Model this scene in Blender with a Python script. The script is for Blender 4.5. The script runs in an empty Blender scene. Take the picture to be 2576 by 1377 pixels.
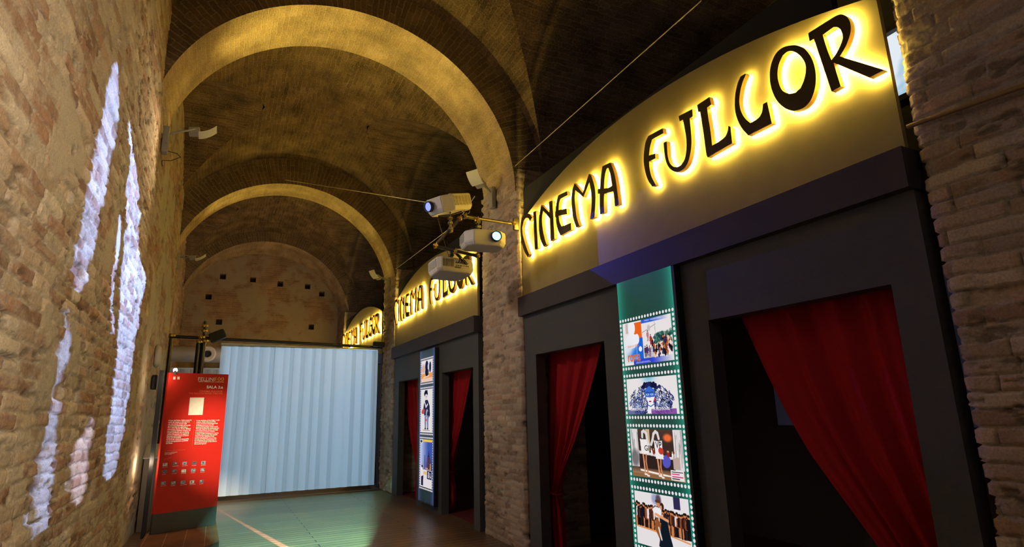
import bpy, bmesh, math, random
import numpy as np
from mathutils import Vector, Matrix
from mathutils.geometry import tessellate_polygon

# ------------------------------------------------------------------ camera, world, exposure
SC = bpy.context.scene
COL = SC.collection
IW, IH, FPX = 2576.0, 1377.0, 1456.88
RC = np.array([[0.89561311, -0.44423234, -0.02312541],      # camera axes: right, down, forward
               [0.08239581, 0.21675559, -0.97274249],
               [0.43713623, 0.86929549, 0.23073203]])
EYE = np.array([0.0, 0.0, 1.6])
cam_data = bpy.data.cameras.new('camera')
cam_data.sensor_width = 36.0
cam_data.lens = 36.0 * FPX / IW
cam_data.clip_start = 0.05
cam = bpy.data.objects.new('camera', cam_data)
COL.objects.link(cam)
mw = Matrix.Identity(4)
for i in range(3):
    mw[i][0] = RC[0][i]; mw[i][1] = -RC[1][i]; mw[i][2] = -RC[2][i]; mw[i][3] = EYE[i]
cam.matrix_world = mw
SC.camera = cam

world = bpy.data.worlds.new('dim_hall')
SC.world = world
world.use_nodes = True
world.node_tree.nodes['Background'].inputs['Color'].default_value = (0.9, 0.85, 1.0, 1)
world.node_tree.nodes['Background'].inputs['Strength'].default_value = 0.012
SC.view_settings.view_transform = 'Standard'
SC.view_settings.look = 'None'
SC.view_settings.gamma = 1.0
SC.view_settings.exposure = 0.0
SC.view_settings.use_curve_mapping = False

AMBER = (1.0, 0.80, 0.14)


def ray(px, py):
    d = np.array([(px - IW / 2) / FPX, (py - IH / 2) / FPX, 1.0])
    return RC.T @ d


def at(px, py, ax, val):
    """the point of the real plane (axis ax = val) that a traced point of the photograph lies on"""
    d = ray(px, py)
    p = EYE + d * ((val - EYE[ax]) / d[ax])
    return Vector(p)


def srgb(r, g, b):
    f = lambda c: c / 12.92 if c <= 0.04045 else ((c + 0.055) / 1.055) ** 2.4
    return (f(r / 255), f(g / 255), f(b / 255))


def light(name, kind, loc, energy, color, parent=None, target=None, **kw):
    l = bpy.data.lights.new(name, kind)
    l.energy = energy
    l.color = color
    for k, v in kw.items():
        setattr(l, k, v)
    o = bpy.data.objects.new(name, l)
    COL.objects.link(o)
    o.location = loc
    if target is not None:
        o.rotation_euler = (Vector(target) - Vector(loc)).to_track_quat('-Z', 'Y').to_euler()
    if parent:
        o.parent = parent
        o.matrix_parent_inverse = world_of(parent).inverted()
    return o


# lamps of the hall outside the frame, plus added fill lights without fixtures
light('panel_spotlight', 'SPOT', (0.15, 2.4, 5.6), 6800, (1.0, 0.80, 0.55), target=(0.06, 10.0, 1.34), spot_size=0.17, spot_blend=1.0, shadow_soft_size=0.03)
light('near_hall_lamp', 'AREA', (0.9, 0.2, 4.6), 4, (1.0, 0.88, 0.74), target=(1.2, 3.5, 2.2), size=1.0)
light('near_pier_lamp', 'AREA', (1.5, -0.6, 3.4), 2.2, (1.0, 0.82, 0.66), target=(3.4, 1.6, 1.8), size=0.6)
light('end_wall_fill', 'AREA', (1.2, 15.2, 2.6), 22, (1.0, 0.86, 0.74), target=(1.2, 19.6, 5.0), size=1.2)  # added light hidden by the blind, brightens the end wall
light('near_wall_lamp', 'SPOT', (1.3, 0.0, 2.6), 440, (1.0, 0.85, 0.63), target=(-0.8, 3.7, 2.2), spot_size=1.25, spot_blend=0.9, shadow_soft_size=0.25)


light('mid_hall_fill', 'SPOT', (-0.45, 7.1, 4.3), 130, (1.0, 0.86, 0.72), target=(3.4, 7.6, 1.6), spot_size=1.75, spot_blend=0.6, shadow_soft_size=0.2)  # added fill without a fixture, brightens the middle pier and fronts
light('recess_fill', 'POINT', (-0.82, 9.80, 1.0), 5, (1.0, 0.76, 0.50), shadow_soft_size=0.05)  # added point light without a fixture, warms the recess bricks
SC.cycles.use_adaptive_sampling = True
SC.cycles.adaptive_threshold = 0.03
SC.cycles.max_bounces = 5
SC.cycles.diffuse_bounces = 3
SC.cycles.glossy_bounces = 3


# ------------------------------------------------------------------ helpers
def nodes_of(m):
    nt = m.node_tree
    return nt, nt.nodes, nt.links


def mat(name, color, rough=0.6, metal=0.0, spec=0.5, noise=0.0, nscale=20.0, bump=0.0, emit=None, estr=0.0, sheen=0.0, trans=0.0):
    m = bpy.data.materials.new(name)
    m.use_nodes = True
    nt, N, L = nodes_of(m)
    b = N['Principled BSDF']
    b.inputs['Base Color'].default_value = (*color, 1)
    b.inputs['Roughness'].default_value = rough
    b.inputs['Metallic'].default_value = metal
    b.inputs['Specular IOR Level'].default_value = spec
    if sheen:
        b.inputs['Sheen Weight'].default_value = sheen
        b.inputs['Sheen Tint'].default_value = (*color, 1)
    if emit:
        b.inputs['Emission Color'].default_value = (*emit, 1)
        b.inputs['Emission Strength'].default_value = estr
    if noise or bump:
        tc = N.new('ShaderNodeTexCoord')
        nz = N.new('ShaderNodeTexNoise')
        nz.inputs['Scale'].default_value = nscale
        nz.inputs['Detail'].default_value = 5
        L.new(tc.outputs['Object'], nz.inputs['Vector'])
        if noise:
            mr = N.new('ShaderNodeMapRange')
            mr.inputs['From Min'].default_value = 0.3; mr.inputs['From Max'].default_value = 0.7
            mr.inputs['To Min'].default_value = 1 - noise; mr.inputs['To Max'].default_value = 1 + noise
            L.new(nz.outputs['Fac'], mr.inputs['Value'])
            mx = N.new('ShaderNodeVectorMath'); mx.operation = 'SCALE'
            mx.inputs[0].default_value = color
            L.new(mr.outputs[0], mx.inputs['Scale'])
            L.new(mx.outputs[0], b.inputs['Base Color'])
        if bump:
            bp = N.new('ShaderNodeBump')
            bp.inputs['Strength'].default_value = bump
            bp.inputs['Distance'].default_value = 0.01
            L.new(nz.outputs['Fac'], bp.inputs['Height'])
            L.new(bp.outputs[0], b.inputs['Normal'])
    if trans:
        tr = N.new('ShaderNodeBsdfTranslucent')
        tr.inputs['Color'].default_value = (*color, 1)
        ms = N.new('ShaderNodeMixShader')
        ms.inputs[0].default_value = trans
        out = N['Material Output']
        L.new(b.outputs[0], ms.inputs[1]); L.new(tr.outputs[0], ms.inputs[2]); L.new(ms.outputs[0], out.inputs[0])
    return m


def emat(name, color, strength):
    m = bpy.data.materials.new(name)
    m.use_nodes = True
    nt, N, L = nodes_of(m)
    N.remove(N['Principled BSDF'])
    e = N.new('ShaderNodeEmission')
    e.inputs['Color'].default_value = (*color, 1)
    e.inputs['Strength'].default_value = strength
    L.new(e.outputs[0], N['Material Output'].inputs[0])
    return m


def attr_mat(name, strength=None, rough=0.9, bump=0.5):
    """colour from the mesh's own 'Col' attribute; emitting when strength is given"""
    m = bpy.data.materials.new(name)
    m.use_nodes = True
    nt, N, L = nodes_of(m)
    a = N.new('ShaderNodeAttribute'); a.attribute_name = 'Col'
    b = N['Principled BSDF']
    if strength is not None:
        N.remove(b)
        e = N.new('ShaderNodeEmission')
        e.inputs['Strength'].default_value = strength
        L.new(a.outputs['Color'], e.inputs['Color'])
        L.new(e.outputs[0], N['Material Output'].inputs[0])
        return m
    tc = N.new('ShaderNodeTexCoord')
    nz = N.new('ShaderNodeTexNoise'); nz.inputs['Scale'].default_value = 80; nz.inputs['Detail'].default_value = 8
    nz.inputs['Roughness'].default_value = 0.65
    L.new(tc.outputs['Object'], nz.inputs['Vector'])
    mr = N.new('ShaderNodeMapRange')
    mr.inputs['From Min'].default_value = 0.3; mr.inputs['From Max'].default_value = 0.7
    mr.inputs['To Min'].default_value = 0.74; mr.inputs['To Max'].default_value = 1.24
    L.new(nz.outputs['Fac'], mr.inputs['Value'])
    sc = N.new('ShaderNodeVectorMath'); sc.operation = 'SCALE'
    L.new(a.outputs['Color'], sc.inputs[0]); L.new(mr.outputs[0], sc.inputs['Scale'])
    L.new(sc.outputs[0], b.inputs['Base Color'])
    b.inputs['Roughness'].default_value = rough
    b.inputs['Specular IOR Level'].default_value = 0.25
    bp = N.new('ShaderNodeBump'); bp.inputs['Strength'].default_value = bump; bp.inputs['Distance'].default_value = 0.008
    L.new(nz.outputs['Fac'], bp.inputs['Height']); L.new(bp.outputs[0], b.inputs['Normal'])
    return m


def brick_mat(name, c1, c2, mortar, bw=0.28, rh=0.068, msize=0.007, bump=0.6, patch=None, patch_col=None, warp=0.010, dark=0.25):
    """UV-mapped brickwork in metres"""
    m = bpy.data.materials.new(name)
    m.use_nodes = True
    nt, N, L = nodes_of(m)
    b = N['Principled BSDF']
    b.inputs['Roughness'].default_value = 0.92
    b.inputs['Specular IOR Level'].default_value = 0.2
    uv = N.new('ShaderNodeUVMap')
    nz = N.new('ShaderNodeTexNoise'); nz.inputs['Scale'].default_value = 7; nz.inputs['Detail'].default_value = 4
    L.new(uv.outputs[0], nz.inputs['Vector'])
    sub = N.new('ShaderNodeVectorMath'); sub.operation = 'SUBTRACT'; sub.inputs[1].default_value = (0.5, 0.5, 0.5)
    L.new(nz.outputs['Color'], sub.inputs[0])
    sc = N.new('ShaderNodeVectorMath'); sc.operation = 'SCALE'; sc.inputs['Scale'].default_value = warp * 4
    L.new(sub.outputs[0], sc.inputs[0])
    add = N.new('ShaderNodeVectorMath')
    L.new(uv.outputs[0], add.inputs[0]); L.new(sc.outputs[0], add.inputs[1])
    br = N.new('ShaderNodeTexBrick')
    br.inputs['Scale'].default_value = 1
    br.inputs['Brick Width'].default_value = bw
    br.inputs['Row Height'].default_value = rh
    br.inputs['Mortar Size'].default_value = msize
    br.inputs['Mortar Smooth'].default_value = 0.35
    br.inputs['Bias'].default_value = 0.0
    br.inputs['Color1'].default_value = (*c1, 1)
    br.inputs['Color2'].default_value = (*c2, 1)
    br.inputs['Mortar'].default_value = (*mortar, 1)
    L.new(add.outputs[0], br.inputs['Vector'])
    n2 = N.new('ShaderNodeTexNoise'); n2.inputs['Scale'].default_value = 45; n2.inputs['Detail'].default_value = 6
    L.new(uv.outputs[0], n2.inputs['Vector'])
    n3 = N.new('ShaderNodeTexNoise'); n3.inputs['Scale'].default_value = 2.2; n3.inputs['Detail'].default_value = 5
    L.new(uv.outputs[0], n3.inputs['Vector'])
    ad = N.new('ShaderNodeMath'); ad.operation = 'ADD'
    L.new(n2.outputs['Fac'], ad.inputs[0]); L.new(n3.outputs['Fac'], ad.inputs[1])
    mr = N.new('ShaderNodeMapRange')
    mr.inputs['From Min'].default_value = 0.7; mr.inputs['From Max'].default_value = 1.3
    mr.inputs['To Min'].default_value = 1 - dark * 1.6; mr.inputs['To Max'].default_value = 1 + dark * 1.6
    L.new(ad.outputs[0], mr.inputs['Value'])
    s2 = N.new('ShaderNodeVectorMath'); s2.operation = 'SCALE'
    L.new(br.outputs['Color'], s2.inputs[0]); L.new(mr.outputs[0], s2.inputs['Scale'])
    col = s2.outputs[0]
    if patch is not None:
        n4 = N.new('ShaderNodeTexNoise'); n4.inputs['Scale'].default_value = 1.1; n4.inputs['Detail'].default_value = 7
        n4.inputs['Roughness'].default_value = 0.6
        L.new(uv.outputs[0], n4.inputs['Vector'])
        rp = N.new('ShaderNodeMapRange')
        rp.inputs['From Min'].default_value = patch; rp.inputs['From Max'].default_value = patch + 0.06
        L.new(n4.outputs['Fac'], rp.inputs['Value'])
        mx = N.new('ShaderNodeMix'); mx.data_type = 'RGBA'
        L.new(rp.outputs[0], mx.inputs['Factor'])
        L.new(col, mx.inputs[6])
        mx.inputs[7].default_value = (*patch_col, 1)
        col = mx.outputs[2]
    L.new(col, b.inputs['Base Color'])
    hm = N.new('ShaderNodeMath'); hm.operation = 'MULTIPLY_ADD'
    inv = N.new('ShaderNodeMath'); inv.operation = 'SUBTRACT'; inv.inputs[0].default_value = 1
    L.new(br.outputs['Fac'], inv.inputs[1])
    L.new(n2.outputs['Fac'], hm.inputs[0]); hm.inputs[1].default_value = 0.6
    L.new(inv.outputs[0], hm.inputs[2])
    bp = N.new('ShaderNodeBump'); bp.inputs['Strength'].default_value = bump; bp.inputs['Distance'].default_value = 0.012
    L.new(hm.outputs[0], bp.inputs['Height'])
    L.new(bp.outputs[0], b.inputs['Normal'])
    return m


class MB:
    """collects shapes, links them as ONE mesh object"""
    def __init__(self):
        self.v = []; self.f = []; self.m = []; self.uv = {}; self.smooth = set()

    def face(self, pts, mi=0, uvs=None, smooth=False):
        i = len(self.v)
        self.v += [tuple(p) for p in pts]
        self.f.append(tuple(range(i, i + len(pts)))); self.m.append(mi)
        if uvs: self.uv[len(self.f) - 1] = uvs
        if smooth: self.smooth.add(len(self.f) - 1)

    def mesh(self, verts, faces, mi=0, smooth=False):
        i = len(self.v)
        self.v += [tuple(p) for p in verts]
        for f in faces:
            self.f.append(tuple(i + k for k in f)); self.m.append(mi)
            if smooth: self.smooth.add(len(self.f) - 1)

    def box(self, a, b, mi=0, mtx=None, taper=None):
        x0, y0, z0 = a; x1, y1, z1 = b
        vs = [Vector(p) for p in ((x0, y0, z0), (x1, y0, z0), (x1, y1, z0), (x0, y1, z0), (x0, y0, z1), (x1, y0, z1), (x1, y1, z1), (x0, y1, z1))]
        if mtx is not None: vs = [mtx @ v for v in vs]
        self.mesh(vs, [(0, 3, 2, 1), (4, 5, 6, 7), (0, 1, 5, 4), (1, 2, 6, 5), (2, 3, 7, 6), (3, 0, 4, 7)], mi)

    def bbox(self, a, b, r, mi=0, mtx=None):
        """bevelled box"""
        bm = bmesh.new()
        bmesh.ops.create_cube(bm, size=1)
        c = [(p + q) / 2 for p, q in zip(a, b)]; s = [q - p for p, q in zip(a, b)]
        for v in bm.verts: v.co = Vector([c[i] + v.co[i] * s[i] for i in range(3)])
        bmesh.ops.bevel(bm, geom=bm.edges[:], offset=r, segments=2, affect='EDGES', profile=0.6)
        self.add_bm(bm, mi, mtx)

    def add_bm(self, bm, mi=0, mtx=None, smooth=False):
        bm.verts.index_update()
        self.mesh([(mtx @ v.co if mtx is not None else v.co.copy()) for v in bm.verts], [[v.index for v in f.verts] for f in bm.faces], mi, smooth)
        bm.free()

    def tube(self, pts, r, n=8, mi=0, caps=True, smooth=True):
        pts = [Vector(p) for p in pts]
        rs = r if isinstance(r, (list, tuple)) else [r] * len(pts)
        rings = []
        prev = None
        for i, p in enumerate(pts):
            t = (pts[min(i + 1, len(pts) - 1)] - pts[max(i - 1, 0)])
            t = t.normalized() if t.length > 1e-9 else Vector((0, 0, 1))
            if prev is None:
                u = t.orthogonal().normalized()
            else:
                u = prev - t * prev.dot(t)
                u = u.normalized() if u.length > 1e-6 else t.orthogonal().normalized()
            prev = u
            w = t.cross(u)
            rings.append([p + (u * math.cos(2 * math.pi * k / n) + w * math.sin(2 * math.pi * k / n)) * rs[i] for k in range(n)])
        vs = [v for ring in rings for v in ring]
        fs = [(i * n + k, i * n + (k + 1) % n, (i + 1) * n + (k + 1) % n, (i + 1) * n + k) for i in range(len(pts) - 1) for k in range(n)]
        self.mesh(vs, fs, mi, smooth)
        if caps:
            self.face(list(reversed(rings[0])), mi); self.face(rings[-1], mi)

    def lathe(self, prof, n=24, mi=0, mtx=None, smooth=True):
        """(r, h) profile about local Z"""
        vs = [Vector((r * math.cos(2 * math.pi * k / n), r * math.sin(2 * math.pi * k / n), h)) for r, h in prof for k in range(n)]
        if mtx is not None: vs = [mtx @ v for v in vs]
        fs = [(i * n + k, i * n + (k + 1) % n, (i + 1) * n + (k + 1) % n, (i + 1) * n + k) for i in range(len(prof) - 1) for k in range(n)]
        self.mesh(vs, fs, mi, smooth)

    def prism(self, loops, to3, d0, d1, mi=0, mi_side=0, mi_back=0):
        """polygon with holes extruded; to3(a, b, d) -> point"""
        flat = [p for l in loops for p in l]
        tris = tessellate_polygon([[Vector((p[0], p[1], 0)) for p in l] for l in loops])
        for t in tris:
            self.face([to3(*flat[k], d0) for k in t], mi)
            self.face([to3(*flat[k], d1) for k in reversed(t)], mi_back)
        for l in loops:
            for k in range(len(l)):
                p, q = l[k], l[(k + 1) % len(l)]
                self.face([to3(*p, d0), to3(*q, d0), to3(*q, d1), to3(*p, d1)], mi_side)

    def build(self, name, mats, parent=None, **kw):
        me = bpy.data.meshes.new(name)
        me.from_pydata(self.v, [], self.f)
        if not isinstance(mats, (list, tuple)): mats = [mats]
        for m in mats: me.materials.append(m)
        me.polygons.foreach_set('material_index', self.m)
        if self.uv:
            ul = me.uv_layers.new(name='UVMap')
            for fi, uvs in self.uv.items():
                for li, u in zip(me.polygons[fi].loop_indices, uvs): ul.data[li].uv = u
        for i in self.smooth: me.polygons[i].use_smooth = True
        return link(name, me, parent, **kw)


def link(name, me, parent=None, label=None, cat=None, group=None, kind=None):
    o = bpy.data.objects.new(name, me)
    COL.objects.link(o)
    if parent:
        o.parent = parent
        o.matrix_parent_inverse = world_of(parent).inverted()
    tag(o, label, cat, group, kind)
    return o


def world_of(o):
    m = Matrix.LocRotScale(o.location, o.rotation_euler, o.scale)
    if o.parent: return world_of(o.parent) @ o.matrix_parent_inverse @ m
    return m


def tag(o, label=None, cat=None, group=None, kind=None):
    if label: o['label'] = label
    if cat: o['category'] = cat
    if group: o['group'] = group
    if kind: o['kind'] = kind


def thing(name, loc, label, cat, group=None):
    o = bpy.data.objects.new(name, None)
    o.empty_display_size = 0.1
    COL.objects.link(o)
    o.location = loc
    tag(o, label, cat, group)
    return o


# value noise for brick relief
def hsh(ix, iy, s):
    n = (ix.astype(np.int64) * 374761393 + iy.astype(np.int64) * 668265263 + s * 1442695041) & 0xFFFFFFFF
    n = ((n ^ (n >> 13)) * 1274126177) & 0xFFFFFFFF
    n = (n ^ (n >> 16)) & 0xFFFFFFFF
    return n.astype(np.float64) / 4294967295.0


def vnoise(x, y, s):
    ix = np.floor(x); iy = np.floor(y)
    fx = x - ix; fy = y - iy
    fx = fx * fx * (3 - 2 * fx); fy = fy * fy * (3 - 2 * fy)
    a = hsh(ix, iy, s); b = hsh(ix + 1, iy, s); c = hsh(ix, iy + 1, s); d = hsh(ix + 1, iy + 1, s)
    return (a * (1 - fx) + b * fx) * (1 - fy) + (c * (1 - fx) + d * fx) * fy


def fbm(x, y, s, o=4):
    t = 0; a = 0.5
    for k in range(o):
        t = t + a * vnoise(x * 2 ** k, y * 2 ** k, s + k * 17); a *= 0.5
    return t / (1 - 0.5 ** o)


def sstep(e0, e1, x):
    t = np.clip((x - e0) / (e1 - e0), 0, 1)
    return t * t * (3 - 2 * t)


def brick_sheet(name, path, z0, z1, res, seed, m, normal_side=1, h=0.072, L=0.28, depth=0.014, off=0.012, rough=0.012, pal=None, mortar=(0.36, 0.29, 0.22), wear=0.5, plaster=0.0, plaster_col=(0.42, 0.35, 0.27), coarse_to=None, parent=None, **kw):
    """a wall of individually offset, worn bricks along a plan path"""
    P = [np.array(p, float) for p in path]
    us = [0.0]; pts = [P[0]]; nr = []
    for a, b in zip(P[:-1], P[1:]):
        d = b - a; ln = np.linalg.norm(d)
        step = res
        k = max(1, int(round(ln / step)))
        for i in range(1, k + 1):
            pts.append(a + d * i / k); us.append(us[-1] + ln / k)
    pts = np.array(pts); us = np.array(us)
    if coarse_to is not None:
        keep = [i for i in range(len(us)) if not coarse_to(pts[i]) or i % 5 == 0]
        pts = pts[keep]; us = us[keep]
    tg = np.gradient(pts, axis=0)
    nrm = np.stack([-tg[:, 1], tg[:, 0]], 1) * normal_side
    nrm /= np.linalg.norm(nrm, axis=1, keepdims=True)
    zs = np.arange(z0, z1 + res * 0.5, res)
    U, V = np.meshgrid(us, zs)
    wu = U + 0.03 * (fbm(U * 2.2, V * 2.2, seed) - 0.5) + 0.006 * (vnoise(U * 30, V * 30, seed + 7) - 0.5)
    wv = V + 0.05 * (fbm(U * 1.3, V * 1.3, seed + 5) - 0.5) + 0.012 * (vnoise(U * 9, V * 9, seed + 6) - 0.5)
    row = np.floor(wv / h)
    fv = wv / h - row
    ro = hsh(row, row * 0, seed + 1) * L
    cu = (wu + ro) / L
    c = np.floor(cu)
    e0 = c + 0.5 * (hsh(c, row, seed + 2) - 0.5); e1 = c + 1 + 0.5 * (hsh(c + 1, row, seed + 2) - 0.5)
    lo = cu < e0; hi = cu >= e1
    c = np.where(lo, c - 1, np.where(hi, c + 1, c))
    e0 = c + 0.5 * (hsh(c, row, seed + 2) - 0.5); e1 = c + 1 + 0.5 * (hsh(c + 1, row, seed + 2) - 0.5)
    du = np.minimum(cu - e0, e1 - cu) * L
    dv = np.minimum(fv, 1 - fv) * h
    er = 0.006 * (fbm(U * 25, V * 25, seed + 9) - 0.35)
    d = np.minimum(du, dv) + er
    body = sstep(0.0035, 0.0105, d)
    r1 = hsh(c, row, seed + 3); r2 = hsh(c, row, seed + 4)
    big = fbm(U * 1.1, V * 1.1, seed + 20)
    mid = fbm(U * 12, V * 16, seed + 30)
    fine = fbm(U * 45, V * 55, seed + 40, 3)
    missing = (r2 > 0.965) * 1.0
    disp = body * (depth + off * (r1 - 0.5) * 2 - missing * 0.028) + rough * (mid - 0.5) * 1.2 + rough * 0.7 * (fine - 0.5) + 0.02 * wear * (big - 0.5)
    pm = 0
    if plaster:
        pm = sstep(0.0, 0.10, fbm(U * 1.6, V * 2.0, seed + 50, 5) - (1 - plaster))
        disp = disp * (1 - pm) + pm * (depth * 1.05 + rough * 0.8 * (mid - 0.5))
    pal = np.array(pal if pal is not None else [(0.40, 0.24, 0.15), (0.46, 0.31, 0.20), (0.36, 0.20, 0.13), (0.50, 0.37, 0.24), (0.42, 0.29, 0.20)])
    idx = np.minimum((r2 * 7919 % 1 * len(pal)).astype(int), len(pal) - 1)
    bc = pal[idx] * (0.75 + 0.5 * r1)[..., None]
    bodyc = (body * (0.6 + 0.4 * sstep(0.25, 0.5, mid)))[..., None]
    gap_shade = (1 - sstep(0.0, 0.004, d)) * (0.35 + 0.65 * sstep(0.35, 0.6, fbm(U * 5, V * 9, seed + 70)))
    colr = np.array(mortar) * (1 - bodyc) + bc * bodyc
    colr = colr * (1 - 0.55 * gap_shade[..., None])  # shade between the bricks painted into the joint colour
    wash = (sstep(0.50, 0.68, fbm(U * 3.5, V * 5, seed + 60)) * 0.45)[..., None]
    colr = colr * (1 - wash) + np.array(plaster_col) * wash
    if plaster: colr = colr * (1 - pm[..., None]) + np.array(plaster_col) * pm[..., None]
    pit = sstep(0.60, 0.70, fbm(U * 9, V * 22, seed + 80)) * sstep(0.35, 0.6, fbm(U * 1.7, V * 1.7, seed + 90))
    disp = disp - 0.014 * pit
    colr = colr * (1 - 0.45 * pit[..., None])  # pits also darkened in colour, standing for their shadow
    colr = colr * (0.72 + 0.56 * big)[..., None]
    X = pts[:, 0][None, :] + nrm[:, 0][None, :] * disp
    Y = pts[:, 1][None, :] + nrm[:, 1][None, :] * disp
    nv, nu = U.shape
    co = np.stack([X, Y, V], -1).reshape(-1, 3)
    ii = np.arange(nu * nv).reshape(nv, nu)
    q = np.stack([ii[:-1, :-1], ii[:-1, 1:], ii[1:, 1:], ii[1:, :-1]], -1).reshape(-1, 4)
    if normal_side > 0: q = q[:, ::-1]
    return grid_mesh(name, co, q, colr.reshape(-1, 3), m, parent, **kw)


def grid_mesh(name, co, q, colr, m, parent=None, smooth=True, **kw):
    me = bpy.data.meshes.new(name)
    n = len(q)
    me.vertices.add(len(co)); me.vertices.foreach_set('co', np.ascontiguousarray(co, np.float32).ravel())
    me.loops.add(n * 4); me.loops.foreach_set('vertex_index', np.ascontiguousarray(q, np.int32).ravel())
    me.polygons.add(n)
    me.polygons.foreach_set('loop_start', np.arange(0, n * 4, 4, dtype=np.int32))
    me.polygons.foreach_set('use_smooth', np.full(n, smooth))
    if colr is not None:
        a = me.color_attributes.new('Col', 'FLOAT_COLOR', 'POINT')
        a.data.foreach_set('color', np.concatenate([colr, np.ones((len(colr), 1))], 1).astype(np.float32).ravel())
    me.materials.append(m)
    me.update(calc_edges=True)
    return link(name, me, parent, **kw)


def text_mesh(name, s, mtx, width, height, m, parent, depth=0.0, bold=0.0, align='LEFT', spacing=1.0, line=1.0, fit=True, shear=0.0, label=None):
    """lettering as a mesh; mtx maps local x right, y up; the text block is fitted into width x height from its top left"""
    cu = bpy.data.curves.new(name, 'FONT')
    cu.body = s; cu.align_x = align; cu.space_character = spacing; cu.space_line = line; cu.offset = bold; cu.shear = shear
    cu.resolution_u = 3
    if depth: cu.extrude = depth / 2
    o = bpy.data.objects.new(name, cu)
    COL.objects.link(o)
    dg = bpy.context.evaluated_depsgraph_get()
    me = bpy.data.meshes.new_from_object(o.evaluated_get(dg))
    bpy.data.objects.remove(o)
    bpy.data.curves.remove(cu)
    vs = np.empty(len(me.vertices) * 3, np.float32); me.vertices.foreach_get('co', vs); vs = vs.reshape(-1, 3)
    if len(vs) == 0: return None
    lo = vs.min(0); hi = vs.max(0)
    sx = width / max(hi[0] - lo[0], 1e-6)
    sy = height / max(hi[1] - lo[1], 1e-6) if height else sx
    out = np.empty_like(vs)
    out[:, 0] = (vs[:, 0] - lo[0]) * sx
    out[:, 1] = (vs[:, 1] - hi[1]) * sy
    out[:, 2] = vs[:, 2]
    M = np.array(mtx)
    out = out @ M[:3, :3].T + M[:3, 3]
    me.vertices.foreach_set('co', out.astype(np.float32).ravel())
    me.materials.clear(); me.materials.append(m)
    me.name = name
    me.update()
    return link(name, me, parent, label=label)


def frame(o, x, y, z):
    m = Matrix.Identity(4)
    for i in range(3):
        m[i][0] = x[i]; m[i][1] = y[i]; m[i][2] = z[i]; m[i][3] = o[i]
    return m


def smooth_loop(l, k=3, thr=0.62):
    """round the soft corners of a traced outline, keep the hard ones"""
    n = len(l); P = [Vector((p[0], p[1])) for p in l]
    hard = []
    for i in range(n):
        a = P[i] - P[i - 1]; b = P[(i + 1) % n] - P[i]
        hard.append(a.length < 1e-6 or b.length < 1e-6 or a.angle(b) > thr)
    out = []
    for i in range(n):
        p1, p2 = P[i], P[(i + 1) % n]
        t1 = (p2 - p1) if hard[i] else (p2 - P[i - 1]) / 2
        t2 = (p2 - p1) if hard[(i + 1) % n] else (P[(i + 2) % n] - p1) / 2
        s = (p2 - p1).length
        if t1.length > 1e-9: t1 = t1.normalized() * s
        if t2.length > 1e-9: t2 = t2.normalized() * s
        kk = 1 if (hard[i] and hard[(i + 1) % n]) else k
        for j in range(kk):
            t = j / kk; h = t * t; c = h * t
            q = p1 * (2 * c - 3 * h + 1) + t1 * (c - 2 * h + t) + p2 * (-2 * c + 3 * h) + t2 * (c - h)
            out.append((q.x, q.y))
    return out

# ------------------------------------------------------------------ materials of the setting
M_BRICK = attr_mat('worn_brick', bump=0.6)
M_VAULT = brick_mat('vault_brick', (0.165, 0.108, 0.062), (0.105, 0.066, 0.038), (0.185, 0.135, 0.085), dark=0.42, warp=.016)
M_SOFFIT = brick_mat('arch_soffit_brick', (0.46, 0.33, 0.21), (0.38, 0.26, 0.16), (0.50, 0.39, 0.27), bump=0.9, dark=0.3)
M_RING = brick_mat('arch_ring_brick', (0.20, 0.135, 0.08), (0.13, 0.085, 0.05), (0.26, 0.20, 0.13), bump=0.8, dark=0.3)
M_PLASTER = mat('old_lime_plaster', (0.46, 0.39, 0.30), 0.95, noise=0.25, nscale=9, bump=0.5)
M_BLACK = mat('matt_black_board', (0.012, 0.012, 0.013), 0.8)
M_DARKROOM = mat('dark_room_wall', (0.014, 0.013, 0.014), 0.9)


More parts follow.
